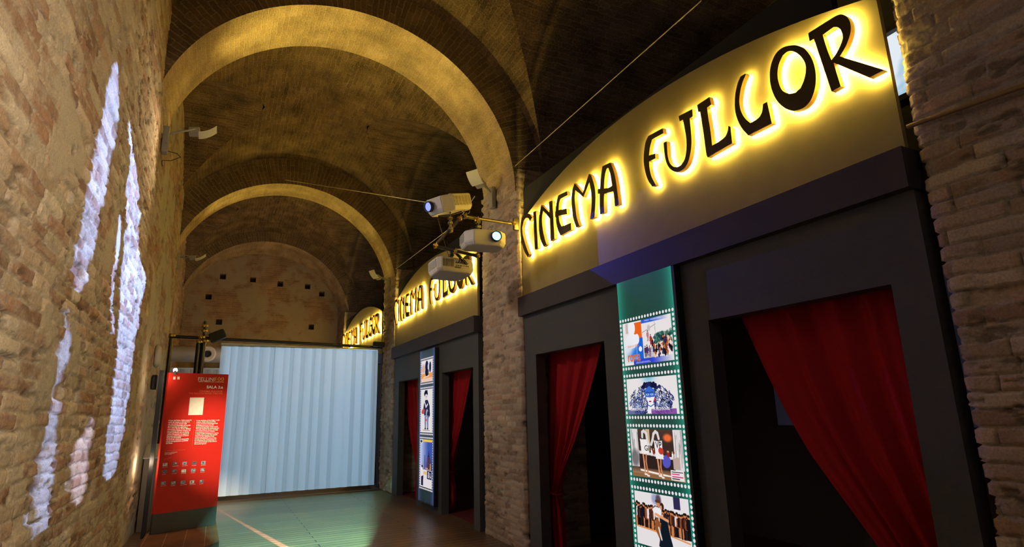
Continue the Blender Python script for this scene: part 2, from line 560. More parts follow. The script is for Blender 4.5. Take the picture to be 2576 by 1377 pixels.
def plank_mat():
    m = bpy.data.materials.new('dark_wood_planks')
    m.use_nodes = True
    nt, N, L = nodes_of(m)
    b = N['Principled BSDF']
    tc = N.new('ShaderNodeTexCoord')
    br = N.new('ShaderNodeTexBrick')
    br.inputs['Scale'].default_value = 1
    br.inputs['Brick Width'].default_value = 2.6; br.inputs['Row Height'].default_value = 0.145
    br.inputs['Mortar Size'].default_value = 0.008; br.inputs['Mortar Smooth'].default_value = 0.3
    br.inputs['Color1'].default_value = (0.18, 0.105, 0.058, 1); br.inputs['Color2'].default_value = (0.125, 0.072, 0.040, 1)
    br.inputs['Mortar'].default_value = (0.012, 0.008, 0.006, 1)
    L.new(tc.outputs['Object'], br.inputs['Vector'])
    mp = N.new('ShaderNodeMapping'); mp.inputs['Scale'].default_value = (2.5, 40, 1)
    L.new(tc.outputs['Object'], mp.inputs['Vector'])
    nz = N.new('ShaderNodeTexNoise'); nz.inputs['Scale'].default_value = 1; nz.inputs['Detail'].default_value = 6
    L.new(mp.outputs[0], nz.inputs['Vector'])
    mr = N.new('ShaderNodeMapRange'); mr.inputs['From Min'].default_value = 0.3; mr.inputs['From Max'].default_value = 0.7
    mr.inputs['To Min'].default_value = 0.6; mr.inputs['To Max'].default_value = 1.4
    L.new(nz.outputs['Fac'], mr.inputs['Value'])
    sc = N.new('ShaderNodeVectorMath'); sc.operation = 'SCALE'
    L.new(br.outputs['Color'], sc.inputs[0]); L.new(mr.outputs[0], sc.inputs['Scale'])
    L.new(sc.outputs[0], b.inputs['Base Color'])
    r2 = N.new('ShaderNodeMapRange'); r2.inputs['To Min'].default_value = 0.26; r2.inputs['To Max'].default_value = 0.46
    L.new(nz.outputs['Fac'], r2.inputs['Value']); L.new(r2.outputs[0], b.inputs['Roughness'])
    iv = N.new('ShaderNodeMath'); iv.operation = 'SUBTRACT'; iv.inputs[0].default_value = 1
    L.new(br.outputs['Fac'], iv.inputs[1])
    bp = N.new('ShaderNodeBump'); bp.inputs['Strength'].default_value = 0.9; bp.inputs['Distance'].default_value = 0.008
    L.new(iv.outputs[0], bp.inputs['Height']); L.new(bp.outputs[0], b.inputs['Normal'])
    return m


# ------------------------------------------------------------------ the setting
fl = MB(); fl.box((-1.6, -2.0, -0.2), (3.5, 20.2, 0.0)); fl.build('floor', plank_mat(), kind='structure')
fl = MB(); fl.box((3.5, -2.0, -0.2), (6.3, 20.2, 0.004)); fl.build('floor_side_room', mat('red_carpet', (0.13, 0.008, 0.010), 0.95, noise=0.2, nscale=120, bump=0.4), kind='structure')

# left wall of the nearest bay runs flush into the first pier
brick_sheet('wall_left', [(-0.80, -0.8), (-0.80, 6.4), (-0.81, 7.70), (-1.02, 7.72)], 0.0, 6.3, 0.011, 3, M_BRICK, normal_side=-1,
            depth=0.011, off=0.005, rough=0.012, h=0.078, L=0.29, wear=1.0, plaster=0.36, plaster_col=(0.49, 0.41, 0.31), coarse_to=lambda p: p[1] < 2.6, kind='structure',
            pal=[(0.42, 0.28, 0.19), (0.53, 0.41, 0.29), (0.35, 0.20, 0.13), (0.56, 0.46, 0.34), (0.44, 0.33, 0.23), (0.31, 0.18, 0.12)], mortar=(0.52, 0.44, 0.34))
brick_sheet('wall_left_second_bay', [(-0.99, 7.70), (-0.97, 9.0), (-0.93, 12.44), (-1.06, 12.46)], 0.0, 7.0, 0.03, 11, M_BRICK, normal_side=-1,
            depth=0.014, off=0.008, rough=0.012, plaster=0.55, plaster_col=(0.52, 0.45, 0.34), kind='structure')
brick_sheet('wall_left_second_pier', [(-1.05, 12.40), (-0.98, 12.45), (-0.98, 13.55), (-1.2, 13.57)], 0.0, 4.6, 0.03, 12, M_BRICK, normal_side=-1, kind='structure')
brick_sheet('wall_left_third_bay', [(-1.15, 13.55), (-1.15, 18.5), (-1.15, 19.7)], 0.0, 6.6, 0.045, 13, M_BRICK, normal_side=-1, kind='structure')

# piers on the right between the cinema fronts
PIER = dict(pal=[(0.40, 0.27, 0.18), (0.46, 0.33, 0.23), (0.34, 0.22, 0.15), (0.50, 0.39, 0.28), (0.42, 0.30, 0.22)], mortar=(0.44, 0.37, 0.29))
brick_sheet('wall_right_near_pier', [(4.3, 0.34), (3.40, 0.34), (3.36, 0.38), (3.36, 1.60), (3.38, 1.625), (4.3, 1.625)], 0.0, 6.2, 0.0085, 21, M_BRICK, normal_side=1,
            depth=0.017, off=0.008, rough=0.008, h=0.082, L=0.32, wear=0.3, plaster=0.08, plaster_col=(0.40, 0.32, 0.25), kind='structure', **PIER)
brick_sheet('wall_right_middle_pier', [(4.2, 6.40), (3.36, 6.40), (3.325, 6.43), (3.385, 7.70), (3.43, 7.74), (4.2, 7.74)], 0.0, 4.75, 0.015, 22, M_BRICK, normal_side=1,
            depth=0.008, off=0.004, rough=0.009, h=0.070, L=0.25, wear=0.4, plaster=0.20, plaster_col=(0.44, 0.36, 0.28), kind='structure', **PIER)
brick_sheet('wall_right_far_pier', [(4.2, 12.44), (3.38, 12.44), (3.35, 12.47), (3.37, 13.52), (3.41, 13.55), (4.2, 13.55)], 0.0, 4.75, 0.022, 23, M_BRICK, normal_side=1,
            depth=0.012, off=0.008, rough=0.012, h=0.075, L=0.26, wear=0.4, kind='structure', **PIER)
brick_sheet('wall_right_last_pier', [(4.2, 18.44), (3.38, 18.44), (3.36, 18.47), (3.36, 19.8)], 0.0, 4.75, 0.05, 24, M_BRICK, normal_side=1, kind='structure', **PIER)


def arch(name, y0, y1, F, B, depth=0.75, n=96, z_foot=None):
    """a round brick arch across the hall; F and B are (cx, half width, foot height, rise) of its near and far edge"""
    mb = MB()
    th = [math.pi * k / n for k in range(n + 1)]
    J = random.Random(int(y0 * 10))
    pf = []; pb = []
    for t in th:
        pf.append((F[0] + F[1] * math.cos(t), F[2] + F[3] * math.sin(t)))
        pb.append((B[0] + B[1] * math.cos(t), B[2] + B[3] * math.sin(t)))
    s = [0.0]
    for a, b in zip(pf[:-1], pf[1:]): s.append(s[-1] + math.hypot(b[0] - a[0], b[1] - a[1]))
    ny = 10
    for i in range(n):
        for k in range(ny):
            a, b = k / ny, (k + 1) / ny
            L = lambda i, a: (pf[i][0] * (1 - a) + pb[i][0] * a, y0 * (1 - a) + y1 * a, pf[i][1] * (1 - a) + pb[i][1] * a)
            u0, u1 = y0 + (y1 - y0) * a, y0 + (y1 - y0) * b
            mb.face([L(i, a), L(i, b), L(i + 1, b), L(i + 1, a)], 0, [(u0, s[i]), (u1, s[i]), (u1, s[i + 1]), (u0, s[i + 1])], True)
    for P, C, y, flip in ((pf, F, y0, False), (pb, B, y1, True)):
        out = [(C[0] + (C[1] + depth) * math.cos(t), C[2] + (C[3] + depth) * math.sin(t)) for t in th]
        for i in range(n):
            q = [(P[i][0], y, P[i][1]), (P[i + 1][0], y, P[i + 1][1]), (out[i + 1][0], y, out[i + 1][1]), (out[i][0], y, out[i][1])]
            uv = [(0.004, s[i]), (0.004, s[i + 1]), (0.004 + depth, s[i + 1]), (0.004 + depth, s[i])]
            if flip: q.reverse(); uv.reverse()
            mb.face(q, 1, uv)
    return mb.build(name, [M_SOFFIT, M_RING], kind='structure')


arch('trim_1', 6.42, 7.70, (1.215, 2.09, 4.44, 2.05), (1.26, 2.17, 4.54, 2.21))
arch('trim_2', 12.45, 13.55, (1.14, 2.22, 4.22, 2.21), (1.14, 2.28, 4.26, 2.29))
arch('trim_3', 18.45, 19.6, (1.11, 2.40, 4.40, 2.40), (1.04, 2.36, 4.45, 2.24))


def groin_bay(name, y0, y1, cx, aA, zA, hA, hB, left_cell=True, zB=None, xl=-1.4, xr=6.25):
    """brick groin vault: a barrel along the hall crossed by side cells"""
    mb = MB()
    ym = (y0 + y1) / 2; aB = (y1 - y0) / 2
    if zB is None: zB = zA
    n = 72
    for sgn in (-1, 1):                                   # barrel webs left by the side cells
        for i in range(n):
            rows = []
            for k in (i, i + 1):
                t = math.pi * k / n
                x = cx + aA * math.cos(t); z = zA + hA * math.sin(t)
                q = (z - zB) / hB
                s = aB * math.sqrt(max(0.0, 1 - q * q)) if q > 0 else aB
                if t > math.pi / 2 and not left_cell: s = 0.0
                ya, yb = (y0, ym - s) if sgn < 0 else (ym + s, y1)
                rows.append((x, z, ya, yb, aA * t))
            m = 8
            for j in range(m):
                def P(r, f): return (r[0], r[2] + (r[3] - r[2]) * f, r[1])
                def U(r, f): return (r[2] + (r[3] - r[2]) * f, r[4])
                f0, f1 = j / m, (j + 1) / m
                if rows[0][3] - rows[0][2] < 1e-4 and rows[1][3] - rows[1][2] < 1e-4: continue
                mb.face([P(rows[0], f0), P(rows[0], f1), P(rows[1], f1), P(rows[1], f0)], 0, [U(rows[0], f0), U(rows[0], f1), U(rows[1], f1), U(rows[1], f0)], True)
    for side in ((-1, 1) if left_cell else (1,)):
        for i in range(n):
            rows = []
            for k in (i, i + 1):
                t = math.pi * k / n
                y = ym + aB * math.cos(t); z = zB + hB * math.sin(t)
                q = (z - zA) / hA
                s = aA * math.sqrt(max(0.0, 1 - q * q)) if q > 0 else aA
                xa, xb = (xl, cx - s) if side < 0 else (cx + s, xr)
                if xb < xa: xb = xa
                rows.append((y, z, xa, xb, aB * t))
            m = 6
            for j in range(m):
                def P(r, f): return (r[2] + (r[3] - r[2]) * f, r[0], r[1])
                def U(r, f): return (r[2] + (r[3] - r[2]) * f, r[4])
                f0, f1 = j / m, (j + 1) / m
                mb.face([P(rows[0], f0), P(rows[0], f1), P(rows[1], f1), P(rows[1], f0)], 0, [U(rows[0], f0), U(rows[0], f1), U(rows[1], f1), U(rows[1], f0)], True)
    return mb.build(name, M_VAULT, kind='structure')


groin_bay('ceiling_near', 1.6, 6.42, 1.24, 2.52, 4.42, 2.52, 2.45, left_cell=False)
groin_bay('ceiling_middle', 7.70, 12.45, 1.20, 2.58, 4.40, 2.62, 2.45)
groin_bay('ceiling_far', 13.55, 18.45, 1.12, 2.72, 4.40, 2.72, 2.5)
cl = MB(); cl.box((-1.5, -2.0, 7.3), (6.4, 1.7, 7.5)); cl.box((-1.5, -2.0, 7.3), (6.4, 20.2, 7.4)); cl.build('ceiling_above', M_DARKROOM, kind='structure')

# wall closing the hall, with square putlog holes
M_END = brick_mat('plastered_end_wall', (0.36, 0.24, 0.17), (0.27, 0.17, 0.12), (0.36, 0.28, 0.22), patch=0.47, patch_col=(0.36, 0.29, 0.24), bump=0.5)
mb = MB()
xs = [-1.5]; holes = [(-0.17, 5.86), (0.69, 5.83), (1.50, 5.75), (2.34, 5.73), (2.80, 5.51), (-0.16, 4.44), (2.53, 4.40), (-0.51, 5.20)]
hs = 0.085
gx = sorted({-1.5, 4.0} | {x + s for x, z in holes for s in (-hs, hs)})
gz = sorted({0.0, 7.3} | {z + s for x, z in holes for s in (-hs, hs)})
for xa, xb in zip(gx[:-1], gx[1:]):
    for za, zb in zip(gz[:-1], gz[1:]):
        if any(abs((xa + xb) / 2 - x) < hs and abs((za + zb) / 2 - z) < hs for x, z in holes): continue
        mb.face([(xa, 19.62, za), (xb, 19.62, za), (xb, 19.62, zb), (xa, 19.62, zb)], 0, [(xa, za), (xb, za), (xb, zb), (xa, zb)])
for x, z in holes:
    c = [(x - hs, z - hs), (x + hs, z - hs), (x + hs, z + hs), (x - hs, z + hs)]
    for (a, b), (e, f) in zip(c, c[1:] + c[:1]):
        mb.face([(a, 19.62, b), (e, 19.62, f), (e, 19.85, f), (a, 19.85, b)], 0, [(0, 0), (.17, 0), (.17, .2), (0, .2)])
mb.face([(-1.5, 19.85, 0), (4, 19.85, 0), (4, 19.85, 7.3), (-1.5, 19.85, 7.3)], 1)
mb.build('wall_back', [M_END, mat('dark_hole_back', (.06, .04, .03), .9)], kind='structure')

# dark side room behind the cinema fronts
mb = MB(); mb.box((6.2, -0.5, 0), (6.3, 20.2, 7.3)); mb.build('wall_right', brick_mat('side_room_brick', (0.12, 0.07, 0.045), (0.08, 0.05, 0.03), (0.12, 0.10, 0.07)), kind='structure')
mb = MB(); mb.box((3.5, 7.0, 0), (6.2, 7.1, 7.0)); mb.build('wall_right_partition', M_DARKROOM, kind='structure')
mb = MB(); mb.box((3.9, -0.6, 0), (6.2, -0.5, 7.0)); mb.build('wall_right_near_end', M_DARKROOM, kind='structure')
# arched window high in the side room
mb = MB()
yc, hw, zb, zs = 2.98, 0.52, 4.68, 5.17
arc = [(yc + hw * math.cos(math.pi * k / 20), zs + 0.25 * math.sin(math.pi * k / 20)) for k in range(21)]
loop = [(yc - hw, zb), (yc + hw, zb)] + arc
mw_ = bpy.data.materials.new('evening_sky_pane'); mw_.use_nodes = True
nt, N, L = nodes_of(mw_)
N.remove(N['Principled BSDF'])
tc = N.new('ShaderNodeTexCoord'); nz = N.new('ShaderNodeTexNoise'); nz.inputs['Scale'].default_value = 2.4; nz.inputs['Detail'].default_value = 3
L.new(tc.outputs['Object'], nz.inputs['Vector'])
cr = N.new('ShaderNodeValToRGB')
cr.color_ramp.elements[0].position = 0.40; cr.color_ramp.elements[0].color = (0.22, 0.50, 0.72, 1)
cr.color_ramp.elements[1].position = 0.60; cr.color_ramp.elements[1].color = (0.85, 0.93, 1.0, 1)
L.new(nz.outputs['Fac'], cr.inputs[0])
e = N.new('ShaderNodeEmission'); e.inputs['Strength'].default_value = 0.9
L.new(cr.outputs[0], e.inputs[0]); L.new(e.outputs[0], N['Material Output'].inputs[0])
mb.prism([loop], lambda a, b, d: Vector((d, a, b)), 6.12, 6.16)
mb.build('window_1', mw_, kind='structure')
mb = MB()
lo2 = [(yc - hw - .06, zb - .06), (yc + hw + .06, zb - .06)] + [(yc + (hw + .06) * math.cos(math.pi * k / 20), zs + 0.31 * math.sin(math.pi * k / 20)) for k in range(21)]
mb.prism([lo2, list(reversed(loop))], lambda a, b, d: Vector((d, a, b)), 6.05, 6.2)
mb.build('trim_window', mat('window_reveal', (0.08, 0.07, 0.06), 0.9), kind='structure')

# ------------------------------------------------------------------ cinema fronts
# outlines of the sign lettering on the front: distance from the front's far end, height
LETTERS={
 'C': [[(0.187, 4.001), (0.242, 4.013), (0.308, 4.002), (0.366, 3.968), (0.419, 3.915), (0.36, 3.882), (0.317, 3.941), (0.26, 3.959), (0.197, 3.939), (0.152, 3.868), (0.16, 3.774), (0.207, 3.658), (0.266, 3.547), (0.313, 3.471), (0.273, 3.444), (0.199, 3.526), (0.139, 3.638), (0.107, 3.751), (0.097, 3.858), (0.116, 3.945), (0.146, 3.988)]] ,
 'I': [[(0.449, 3.979), (0.523, 3.967), (0.54, 3.49), (0.462, 3.495)]] ,
 'N': [[(0.661, 3.999), (0.838, 3.843), (0.841, 3.977), (0.92, 3.962), (0.93, 3.496), (0.841, 3.495), (0.848, 3.767), (0.695, 3.913), (0.667, 3.849), (0.661, 3.765), (0.677, 3.662), (0.712, 3.555), (0.746, 3.48), (0.678, 3.472), (0.617, 3.557), (0.582, 3.677), (0.58, 3.789), (0.605, 3.906)]] ,
 'E': [[(1.056, 3.981), (1.24, 3.965), (1.246, 3.914), (1.099, 3.924), (1.064, 3.886), (1.047, 3.804), (1.213, 3.769), (1.218, 3.702), (1.041, 3.739), (1.053, 3.668), (1.094, 3.595), (1.289, 3.58), (1.288, 3.5), (1.061, 3.501), (1.011, 3.576), (0.982, 3.678), (0.98, 3.74), (0.963, 3.748), (0.968, 3.806), (0.982, 3.819), (0.993, 3.875), (1.025, 3.947)]] ,
 'M': [[(1.4, 3.998), (1.546, 3.832), (1.679, 3.999), (1.716, 3.966), (1.766, 3.828), (1.773, 3.718), (1.759, 3.617), (1.733, 3.499), (1.654, 3.505), (1.684, 3.599), (1.701, 3.712), (1.696, 3.799), (1.679, 3.904), (1.554, 3.782), (1.404, 3.917), (1.387, 3.832), (1.392, 3.74), (1.409, 3.601), (1.448, 3.499), (1.385, 3.498), (1.341, 3.612), (1.323, 3.741), (1.323, 3.855), (1.35, 3.936)]] ,
 'A': [[(1.921, 3.984), (2.054, 3.972), (2.093, 3.881), (2.121, 3.767), (2.136, 3.61), (2.144, 3.499), (2.082, 3.504), (2.078, 3.59), (2.07, 3.662), (1.925, 3.688), (1.911, 3.638), (1.905, 3.496), (1.829, 3.504), (1.834, 3.613), (1.844, 3.719), (1.814, 3.725), (1.819, 3.778), (1.856, 3.768), (1.886, 3.889)], [(1.925, 3.743), (1.938, 3.816), (1.962, 3.891), (1.992, 3.932), (2.017, 3.93), (2.041, 3.85), (2.06, 3.724), (2.003, 3.724)]] ,
 'F': [[(2.634, 3.988), (2.828, 3.976), (2.831, 3.925), (2.684, 3.934), (2.648, 3.876), (2.625, 3.802), (2.707, 3.789), (2.705, 3.741), (2.619, 3.748), (2.618, 3.689), (2.634, 3.598), (2.682, 3.497), (2.632, 3.504), (2.585, 3.58), (2.556, 3.677), (2.548, 3.785), (2.565, 3.874), (2.595, 3.948)]] ,
 'U': [[(2.823, 3.84), (2.864, 3.834), (2.862, 3.772), (2.86, 3.7), (2.876, 3.63), (2.912, 3.581), (2.957, 3.557), (3.004, 3.555), (3.049, 3.585), (3.077, 3.643), (3.09, 3.707), (3.092, 3.786), (3.077, 3.934), (3.038, 3.938), (3.031, 3.989), (3.189, 3.975), (3.189, 3.91), (3.153, 3.91), (3.151, 3.758), (3.144, 3.683), (3.12, 3.607), (3.083, 3.544), (3.027, 3.511), (2.957, 3.513), (2.896, 3.55), (2.849, 3.614), (2.827, 3.687), (2.823, 3.762)]] ,
 'L': [[(3.248, 3.981), (3.381, 3.983), (3.392, 3.91), (3.346, 3.908), (3.348, 3.827), (3.355, 3.704), (3.356, 3.576), (3.452, 3.581), (3.494, 3.591), (3.521, 3.626), (3.532, 3.661), (3.55, 3.641), (3.547, 3.51), (3.297, 3.502), (3.288, 3.527), (3.282, 3.708), (3.271, 3.911), (3.25, 3.917)]] ,
 'G': [[(3.695, 3.984), (3.742, 3.982), (3.742, 3.972), (3.703, 3.923), (3.671, 3.854), (3.656, 3.787), (3.662, 3.713), (3.689, 3.643), (3.728, 3.587), (3.801, 3.593), (3.835, 3.62), (3.853, 3.674), (3.888, 3.674), (3.901, 3.501), (3.695, 3.505), (3.644, 3.595), (3.615, 3.694), (3.611, 3.781), (3.63, 3.877), (3.662, 3.945)]] ,
 'O': [[(4.136, 3.969), (4.184, 3.933), (4.227, 3.875), (4.257, 3.797), (4.269, 3.714), (4.263, 3.634), (4.242, 3.57), (4.204, 3.516), (4.158, 3.494), (4.107, 3.498), (4.057, 3.521), (4.01, 3.567), (3.965, 3.642), (3.94, 3.727), (3.933, 3.812), (3.944, 3.887), (3.974, 3.951), (4.018, 3.988), (4.075, 3.993)], [(4.121, 3.934), (4.153, 3.904), (4.188, 3.847), (4.208, 3.784), (4.205, 3.734), (4.183, 3.679), (4.151, 3.638), (4.109, 3.626), (4.063, 3.643), (4.019, 3.688), (4.0, 3.747), (3.997, 3.82), (4.017, 3.889), (4.057, 3.937), (4.091, 3.944)]] ,
 'R': [[(4.261, 3.979), (4.449, 3.975), (4.483, 3.967), (4.509, 3.943), (4.529, 3.903), (4.535, 3.859), (4.528, 3.815), (4.507, 3.772), (4.479, 3.734), (4.438, 3.698), (4.673, 3.466), (4.585, 3.466), (4.393, 3.681), (4.412, 3.505), (4.35, 3.503), (4.293, 3.915), (4.262, 3.918)], [(4.354, 3.905), (4.431, 3.911), (4.455, 3.894), (4.47, 3.866), (4.477, 3.816), (4.465, 3.783), (4.425, 3.735), (4.383, 3.704), (4.369, 3.778)]] ,
}
# the round-bellied G of the farther signs
LETTER_G2 = [[(3.9, 3.9), (3.84, 3.965), (3.75, 3.985), (3.66, 3.95), (3.6, 3.86), (3.575, 3.74), (3.6, 3.62), (3.66, 3.53), (3.75, 3.495), (3.84, 3.53), (3.9, 3.6), (3.935, 3.7), (3.945, 3.78), (3.8, 3.8), (3.72, 3.755), (3.8, 3.735), (3.87, 3.735), (3.865, 3.68), (3.825, 3.6), (3.75, 3.565), (3.7, 3.59), (3.66, 3.66), (3.645, 3.74), (3.665, 3.83), (3.71, 3.895), (3.76, 3.915), (3.81, 3.9), (3.85, 3.85)]]

M_GREY = mat('grey_painted_board', srgb(74, 73, 75), 0.75, noise=0.06, nscale=60, bump=0.08)
M_CORN = mat('dark_grey_cornice_paint', srgb(62, 54, 57), 0.7, noise=0.06, nscale=60, bump=0.08)
M_CREAM = mat('cream_sign_board', (0.31, 0.236, 0.085), 0.75, noise=0.05, nscale=8)
M_LETTER = mat('dark_bronze_letter', (0.07, 0.042, 0.008), 0.5)
M_LETSIDE = mat('letter_edge_glow_tint', (0.30, 0.14, 0.02), 0.5)  # LED glow on the letter sides, put into their orange colour
M_LED = emat('warm_yellow_led', (1.0, 0.76, 0.145), 250.0)
FX = 3.36


def cinema_front(y0, y1, doors, label, second_g, board_label):
    root = thing('cinema_front', (FX, (y0 + y1) / 2, 0), label, 'cinema front', 'cinema fronts along the right side')
    mb = MB()
    ed = [y0] + [v for d in sorted(doors) for v in d] + [y1]
    for a, b in zip(ed[0::2], ed[1::2]):
        mb.box((FX, a, 0), (FX + 0.125, b, 2.98))
    for a, b in doors:
        mb.box((FX, a, 2.248), (FX + 0.125, b, 2.98))
    mb.build('wall_panel', M_GREY, root)
    mb = MB(); mb.box((FX - 0.075, y0 - 0.015, 2.745), (FX + 0.1, y1 + 0.02, 2.985))
    mb.build('cornice', M_CORN, root)
    mb = MB()
    c = (y0 + y1) / 2; hw = (y1 - y0) / 2; sag = 0.42; R = (hw * hw + sag * sag) / (2 * sag)
    arc = [(c + hw - 2 * hw * k / 40, 3.985 - (R - sag) + math.sqrt(R * R - (hw - 2 * hw * k / 40) ** 2)) for k in range(41)]
    loop = [(y0, 2.96), (y1, 2.96)] + arc
    mb.prism([loop], lambda a, b, d: Vector((d, a, b)), FX - 0.005, FX + 0.03)
    sb = mb.build('sign_board', M_CREAM, root)
    mb = MB()
    rr = 0.10
    yb_ = y0 + 0.30
    pl = [(yb_, 2.6), (y1 + 0.02, 2.6)] + [(y1 + 0.02 - rr + rr * math.cos(math.pi / 2 * k / 6), 4.47 - rr + rr * math.sin(math.pi / 2 * k / 6)) for k in range(7)] + [(yb_, 4.47)]
    mb.prism([pl], lambda a, b, d: Vector((d, a, b)), FX + 0.05, FX + 0.12)
    mb.build('backing_board', M_BLACK, root)
    k = (y1 - y0) / 4.67
    for ch, loops in LETTERS.items():
        spots = [0.0]
        if ch == 'G' and second_g: loops = LETTER_G2
        mb = MB()
        lp = [smooth_loop([(y1 - s * k, z) for s, z in q]) for q in loops]
        mb.prism(lp, lambda a, b, d: Vector((d, a, b)), FX - 0.072, FX - 0.0285, 0, 1, 1)
        o = mb.build('letter_' + ch.lower(), [M_LETTER, M_LETSIDE], sb)
        # light channel glued to the back of the letter
        mb = MB()
        lp2 = []
        for qi, q in enumerate(lp):
            lp2.append(q)
        flat = [p for l in lp2 for p in l]
        for t in tessellate_polygon([[Vector((p[0], p[1], 0)) for p in l] for l in lp2]):
            mb.face([Vector((FX - 0.0272, *flat[i])) for i in t])
        g = mb.build('letter_' + ch.lower() + '_glow', M_LED, sb)
    return root


DOORS = {0: [(1.91, 3.31), (4.70, 6.10)], 1: [(8.05, 9.40), (10.74, 12.05)], 2: [(13.85, 15.2), (16.6, 17.95)]}
FRONTS = [cinema_front(1.70, 6.37, DOORS[0], 'nearest and largest grey cinema front with glowing yellow sign, at the right', False, None),
          cinema_front(7.84, 12.42, DOORS[1], 'middle grey cinema front under a glowing yellow sign, behind the projectors', True, None),
          cinema_front(13.62, 18.40, DOORS[2], 'farthest small cinema front, its yellow sign showing above the pale strip blind', True, None)]


# ------------------------------------------------------------------ pictures on the film strips
class Pic:
    def __init__(self, w, h, bg=(235, 228, 228)):
        self.w, self.h = w, h
        self.a = np.ones((h, w, 3)) * np.array(bg, float)
        self.X, self.Y = np.meshgrid((np.arange(w) + 0.5) / w, (np.arange(h) + 0.5) / h)
        self.asp = w / h

    def put(self, mask, col, al=1.0):
        m = np.clip(mask, 0, 1)[..., None] * al
        self.a = self.a * (1 - m) + np.array(col, float) * m

    def ell(self, cx, cy, rx, ry, col, rot=0.0, soft=0.06, al=1.0):
        c, s = math.cos(rot), math.sin(rot)
        dx = (self.X - cx) * self.asp; dy = self.Y - cy
        u = (dx * c + dy * s) / (rx * self.asp); v = (-dx * s + dy * c) / ry
        d = np.sqrt(u * u + v * v)
        self.put((1 - d) / soft + 0.5, col, al)

    def poly(self, pts, col, al=1.0):
        ins = np.zeros_like(self.X, bool)
        n = len(pts)
        for i in range(n):
            x1, y1 = pts[i]; x2, y2 = pts[(i + 1) % n]
            cond = ((y1 > self.Y) != (y2 > self.Y))
            with np.errstate(divide='ignore', invalid='ignore'):
                xx = (x2 - x1) * (self.Y - y1) / ((y2 - y1) if y2 != y1 else 1e-9) + x1
            ins ^= cond & (self.X < xx)
        self.put(ins * 1.0, col, al)

    def rect(self, x0, y0, x1, y1, col, al=1.0):
        self.put(((self.X > x0) & (self.X < x1) & (self.Y > y0) & (self.Y < y1)) * 1.0, col, al)

    def seg(self, pts, wd, col, al=1.0):
        for (x1, y1), (x2, y2) in zip(pts[:-1], pts[1:]):
            ax, ay, bx, by = x1 * self.asp, y1, x2 * self.asp, y2
            px, py = self.X * self.asp - ax, self.Y - ay
            L2 = (bx - ax) ** 2 + (by - ay) ** 2 + 1e-12
            t = np.clip((px * (bx - ax) + py * (by - ay)) / L2, 0, 1)
            d = np.hypot(px - t * (bx - ax), py - t * (by - ay))
            self.put((wd - d) / (wd * 0.5) + 0.5, col, al)

    def grad(self, mask, col, al=1.0):
        self.put(mask, col, al)

    def man(self, x, y, s, coat, skin, legs=None, hair=(40, 22, 15), rot=0.0):
        """a small standing figure, feet at (x, y), height s"""
        legs = legs or coat
        w = s / self.asp
        self.poly([(x - .10 * w, y - .5 * s), (x - .12 * w, y), (x - .03 * w, y), (x, y - .42 * s), (x + .04 * w, y), (x + .13 * w, y), (x + .11 * w, y - .5 * s)], legs)
        self.poly([(x - .15 * w, y - .80 * s), (x - .17 * w, y - .42 * s), (x + .17 * w, y - .42 * s), (x + .15 * w, y - .80 * s), (x, y - .86 * s)], coat)
        self.ell(x, y - .91 * s, .07 * w, .085 * s, skin)
        self.ell(x - .005 * w, y - .955 * s, .075 * w, .055 * s, hair)


def pic_square():
    p = Pic(190, 112)
    R = random.Random(4)
    p.grad(np.clip(1.2 - np.abs(p.X - .22) * 6, 0, 1) * np.clip((p.Y - .35) * 3, 0, 1), (40, 120, 225))
    p.rect(.30, .40, .42, 1, (28, 100, 215))
    p.rect(.24, .04, .41, .40, (235, 100, 30))
    p.ell(.20, .15, .075, .17, (240, 240, 245)); p.ell(.19, .45, .14, .17, (240, 240, 245)); p.ell(.30, .42, .05, .12, (240, 240, 245))
    p.ell(.36, .66, .035, .06, (240, 240, 250)); p.rect(.07, .02, .12, .26, (190, 175, 165), .8)
    p.ell(.10, .55, .12, .2, (235, 235, 240), soft=.8, al=.8)
    p.grad(np.clip((p.Y - .78) * 5, 0, 1) * (p.X < .3), (238, 232, 232))
    p.rect(.41, 0, .98, .10, (60, 110, 215), .0)
    p.grad((p.Y < .09) * (p.X > .41) * np.clip((.95 - p.X) * 3, 0, 1), (50, 95, 210))
    p.grad((p.Y > .885) * (p.X > .2) * np.clip((1.0 - p.X) * 2.4, 0, 1), (50, 70, 205))
    for i in range(60):
        x, y = R.uniform(.66, .98), R.uniform(.33, .50)
        p.ell(x, y + (.98 - x) * .25, .03, .04, R.choice([(60, 110, 95), (30, 80, 75), (110, 150, 130), (20, 55, 60)]), al=.8)
    for i in range(7):
        p.seg([(.44, .865 - .032 * i), (.66 - .012 * i, .865 - .032 * i)], .007, (150, 140, 140))
    p.seg([(.42, .30), (.70, .16)], .006, (120, 115, 120)); p.seg([(.68, .10), (.69, .44)], .007, (170, 165, 170)); p.ell(.56, .22, .03, .07, (200, 190, 190), soft=.6)
    for i in range(70):
        y = R.uniform(.50, .86); x = R.uniform(.58 if y > .62 else .80, .98)
        c = R.choice([(20, 22, 45), (50, 45, 80), (190, 95, 40), (235, 200, 170), (130, 60, 35), (15, 15, 25), (235, 230, 235), (85, 70, 60)])
        p.ell(x, y, .018, .055, c, R.uniform(-.6, .6)); p.ell(x + .004, y - .065, .011, .024, R.choice([(205, 130, 90), (60, 30, 20)]))
    for x, y, c in ((.50, .72, (60, 50, 110)), (.55, .75, (120, 90, 120)), (.61, .58, (25, 25, 60)), (.585, .50, (170, 50, 45)), (.53, .40, (190, 120, 130)), (.46, .74, (90, 40, 80))):
        p.man(x, y + .12, .25, c, (215, 150, 120))
    return p


